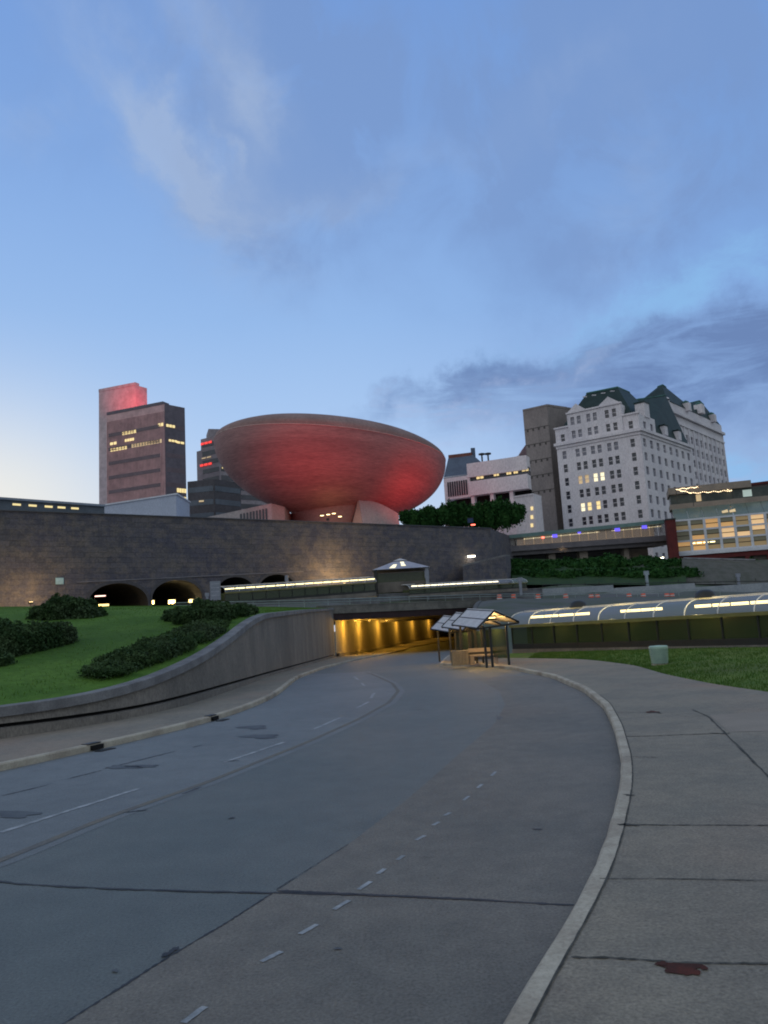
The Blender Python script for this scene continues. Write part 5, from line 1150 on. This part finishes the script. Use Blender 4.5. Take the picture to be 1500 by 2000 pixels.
# paved grey strip left of the barrier
a6, b6 = at(740, 1172, 117), at(1060, 1168, 132); t = thing('ramp_wall', (a6.x, a6.y, 5), 'low pale grey wall along the street between pavilion ramps and overpass', 'wall'); m = MB(); m.seg(a6, b6, 3.5, at(900, 1156, 124).z, .5); m.build('panel', M('ramp_wall_grey', (.17, .175, .19), (.12, .12, .135), .5, .85), t); m = MB(); m.seg(a6, b6, at(900, 1156, 124).z, at(900, 1156, 124).z+.15, .7, .1); m.build('coping', coping_m, t)
a6, b6 = at(385, 1192, 97), at(742, 1176, 113); t = thing('ramp_wall', (a6.x, a6.y, 5), 'low blue grey wall in front of the dark glazed ramp left of the pavilion', 'wall'); z6 = at(560, 1174, 105).z; m = MB(); m.seg(a6, b6, 4, z6, .5); m.build('panel', bpy.data.materials['ramp_wall_grey'], t); m = MB(); m.seg(a6, b6, z6, z6+.12, .7, .1); m.build('coping', coping_m, t)
# traffic barrels
def barrel():
    t = thing('traffic_barrel', (0, 0, 0), 'x', 'traffic barrel', 'orange barrels along the overpass road')
    m = MB(); m.lathe([(.01, 1.1), (.28, 1.1), (.30, .95), (.33, .7), (.36, .4), (.40, .1), (.40, 0)], n=14); m.build('drum', barrel_m, t, smooth=True)
    for z in (.82, .5): m = MB(); m.lathe([(.335 if z > .6 else .365, z+.09), (.345 if z > .6 else .38, z-.05)], n=14); m.build('stripe', barrel_w, t)
    m = MB(); m.lathe([(.52, .07), (.52, 0)], n=14); m.add([(.52*math.cos(k/14*6.283), .52*math.sin(k/14*6.283), .07) for k in range(14)], [tuple(range(14))]); m.build('base', dkmetal, t); return t
spots = [(976, 'leftmost orange barrel on the overpass road'), (1004, 'second orange barrel from the left on the overpass road'), (1052, 'orange barrel near the left end of the white barrier'), (1106, 'orange barrel just left of the close set pair'), (1156, 'left barrel of the close set orange pair'), (1168, 'right barrel of the close set orange pair'), (1230, 'orange barrel right of the close set pair'), (1258, 'third orange barrel from the right end of the row'), (1304, 'second orange barrel from the right, beside the last'), (1314, 'rightmost orange barrel on the overpass road')]
for i, (px, lb_) in enumerate(spots):
    D = 120; p = at(px, 1176, D)
    if i == 0: b0 = barrel(); r = b0; b0['label'] = lb_; b0.location = (p.x, p.y, at(px, 1176.5, D).z); b0.scale = (1.15,)*3
    else: dup(b0, (p.x, p.y, at(px, 1177-.006*(px-976), D).z), label=lb_)
# hedge slope
k = 0
hs = [(1010, 1104, 168), (1050, 1110, 166), (1090, 1104, 170), (1130, 1108, 168), (1170, 1100, 171), (1210, 1104, 168), (1255, 1100, 170), (1300, 1106, 168), (1030, 1124, 160), (1080, 1128, 158), (1130, 1126, 159), (1180, 1124, 159), (1230, 1126, 158), (1280, 1124, 158), (1320, 1126, 160), (1440, 1100, 176), (1480, 1098, 176), (1375, 1096, 180)]
lbs = ['upper row', 'lower row']
for i, (px, py, D) in enumerate(hs):
    p = at(px, py+6, D); w = 3.4; bl = [(p.x+dx, p.y+rng.uniform(-1, 1), p.z+.5+rng.uniform(-.2, .3), w*rng.uniform(.7, 1), 2.2, 1.5*rng.uniform(.8, 1.2)) for dx in (-2.2, 0, 2.2)]
    where = ('right end, above the grey stone bank' if i > 14 else ['left end', 'left', 'left middle', 'middle', 'right middle', 'right', 'far right', 'right end'][i % 8]+(' of the upper row' if i < 8 else ' of the lower row'))
    if i > 14: where = ['just right of the grey stone bank', 'at the very right edge above the grey stone bank', 'behind the top of the grey stone bank'][i-15]
    t = shrub('dark green clipped shrub on the slope under the skybridge, '+where if i < 15 else 'dark green shrub '+where, bl, 1500, .35, name='slope_shrub', group='shrubs on the slope', mat=leaf_dark)
struct(MB().loft([[tuple(at(px, 1142, 150)), tuple(at(px, 1120, 160)), tuple(at(px, 1092, 176))] for px in range(1000, 1345, 20)]).build('grass_bank', M('dark_bank', (.018, .045, .018), (.03, .06, .02), .5, .95), smooth=True))
# grey stone bank
t = thing('stone_bank', tuple(at(1410, 1140, 158)), 'grey rounded stone embankment wall at the right below the glass hall', 'wall'); rows = []
for px in np.linspace(1332, 1570, 16):
    top = 1092+6*((px-1332)/240); e = .5 if px < 1345 else 1
    if px > 1475: top += (px-1475)*.2
    rows.append([tuple(at(px, 1141, 156)), tuple(at(px, 1118, 160)), tuple(at(px, top+4, 165)), tuple(at(px, top, 168)), tuple(at(px, top+2, 176))])
m = MB(); m.loft(rows); m.build('wall_face', M('bank_stone', (.10, .10, .095), (.07, .075, .065), .6, .9, .5, 6), t, smooth=True)
m = MB(); m.tube([tuple(at(px, 1092+6*((px-1332)/240)-1, 168)) for px in np.linspace(1335, 1475, 10)], .3, 6); m.build('coping', coping_m, t)
# posts
def pole(px, py0, py1, D, w, label, name='marker_post', cat='post', mat=sign_m):
    p = at(px, py0, D); z1_ = at(px, py1, D).z; t = thing(name, tuple(p), label, cat); m = MB(); m.box((p.x, p.y, (p.z-1+z1_)/2), (w*.5, w*.5, z1_-p.z+1)); m.build('post', mat, t)
    m = MB(); m.box((p.x, p.y-.05, z1_-.35*(z1_-p.z)/2), (w, w*.4, .35*(z1_-p.z))); m.build('head', mat, t, bevel=.02)
pole(1264, 1138, 1115, 142, .9, 'pale blue grey utility post in front of the slope hedges', mat=M('post_blue', (.30, .36, .40), None, 1, .6)); pole(1443, 1140, 1120, 142, .8, 'grey post in front of the right stone bank')
pole(836, 1158, 1114, 120, .7, 'pale vertical post right of the pavilion'); pole(1017, 1150, 1128, 124, .8, 'pale post at the right end of the low covered ramp'); pole(561, 1158, 1124, 112, .5, 'thin pale post in front of the fourth stone arch'); pole(405, 1178, 1158, 98, .5, 'small white post beside the grey sign board')
# trees on the plaza
def tree(px0, px1, pyt, pyb, D, label):
    c = at((px0+px1)/2, (pyt+pyb)/2, D); w = (px1-px0)/1500*D/2; h = (pyb-pyt)/1500*D/2; t = thing('plaza_tree', (c.x, c.y, 21.5), label, 'tree', 'clipped trees above the stone wall')
    bl = []
    for k in range(11):
        u = (k-5)/5.2; bl.append((c.x+u*w*.82, c.y+rng.uniform(-2, 2), c.z+rng.uniform(-.15, .22)*h, w*.26, w*.3, h*(1-.38*u*u)*rng.uniform(.92, 1.08)))
    m = MB(); leafcloud(m, bl, 11000, .30); m.build('crown', leaf_dark, t); m = MB(); core(m, bl, .78); m.build('inner_foliage', leaf_dark, t)
    m = MB(); m.tube([(c.x, c.y, 20), (c.x+.2, c.y, 23.0), (c.x, c.y, c.z)], [.35, .28, .15])
    for dx in (-.5, .5, -.2): m.tube([(c.x, c.y, 23), (c.x+dx*w, c.y, c.z)], [.2, .08])
    m.build('trunk', bark_m, t)
tree(782, 874, 993, 1034, 172, 'lowest clipped tree just right of the egg shaped hall'); tree(842, 938, 984, 1036, 174, 'middle clipped tree above the stone wall'); tree(902, 1026, 981, 1042, 176, 'biggest flat topped clipped tree above the right end of the stone wall')
P = at(924, 1025, 166); lamp_obj('red_signal', (P.x, P.y, P.z), 'small red light at the foot of the plaza trees', 'lamp', (.9, .3, .22), red_lamp)
m = MB(); m.box((P.x-.5, P.y+.2, P.z+1.0), (1.2, .4, 1.0)); t = thing('blue_box', (P.x-.5, P.y+.2, P.z), 'small dark blue box above the red light by the trees', 'cabinet'); m.build('body', M('navy', (.03, .05, .12), None, 1, .6), t); m = MB(); m.box((P.x-.5, P.y+.2, P.z+1.55), (1.35, .5, .1)); m.build('cap', dkmetal, t)

# ------------------------------------------------------------------ pale green ribbed bin on the right lawn
x, y = onroad(1289, 1297, .2); t = thing('ribbed_bin', (x, y, zroad(y)+.22), 'pale green ribbed litter bin standing on the right lawn', 'litter bin')
zb0 = zroad(y)+.2; m = MB(); prof = []
for k in range(9): z_ = .04+.068*k; prof += [(.26+.006*k, z_), (.26+.006*k, z_+.014), (.33+.006*k, z_+.018), (.33+.006*k, z_+.058), (.26+.006*k, z_+.062)]
m.lathe([(.28, 0)]+prof, (x, y, zb0), 24); m.build('ribbed_body', bin_m, t)
m = MB(); m.lathe([(.375, .645), (.385, .70), (.34, .74), (.02, .76)], (x, y, zb0), 24); m.build('lid', bin_m, t, smooth=True)
m = MB(); m.lathe([(.33, -.1), (.33, .03)], (x, y, zb0), 24); m.build('foot', kerb_m, t)

bpy.context.view_layer.update()
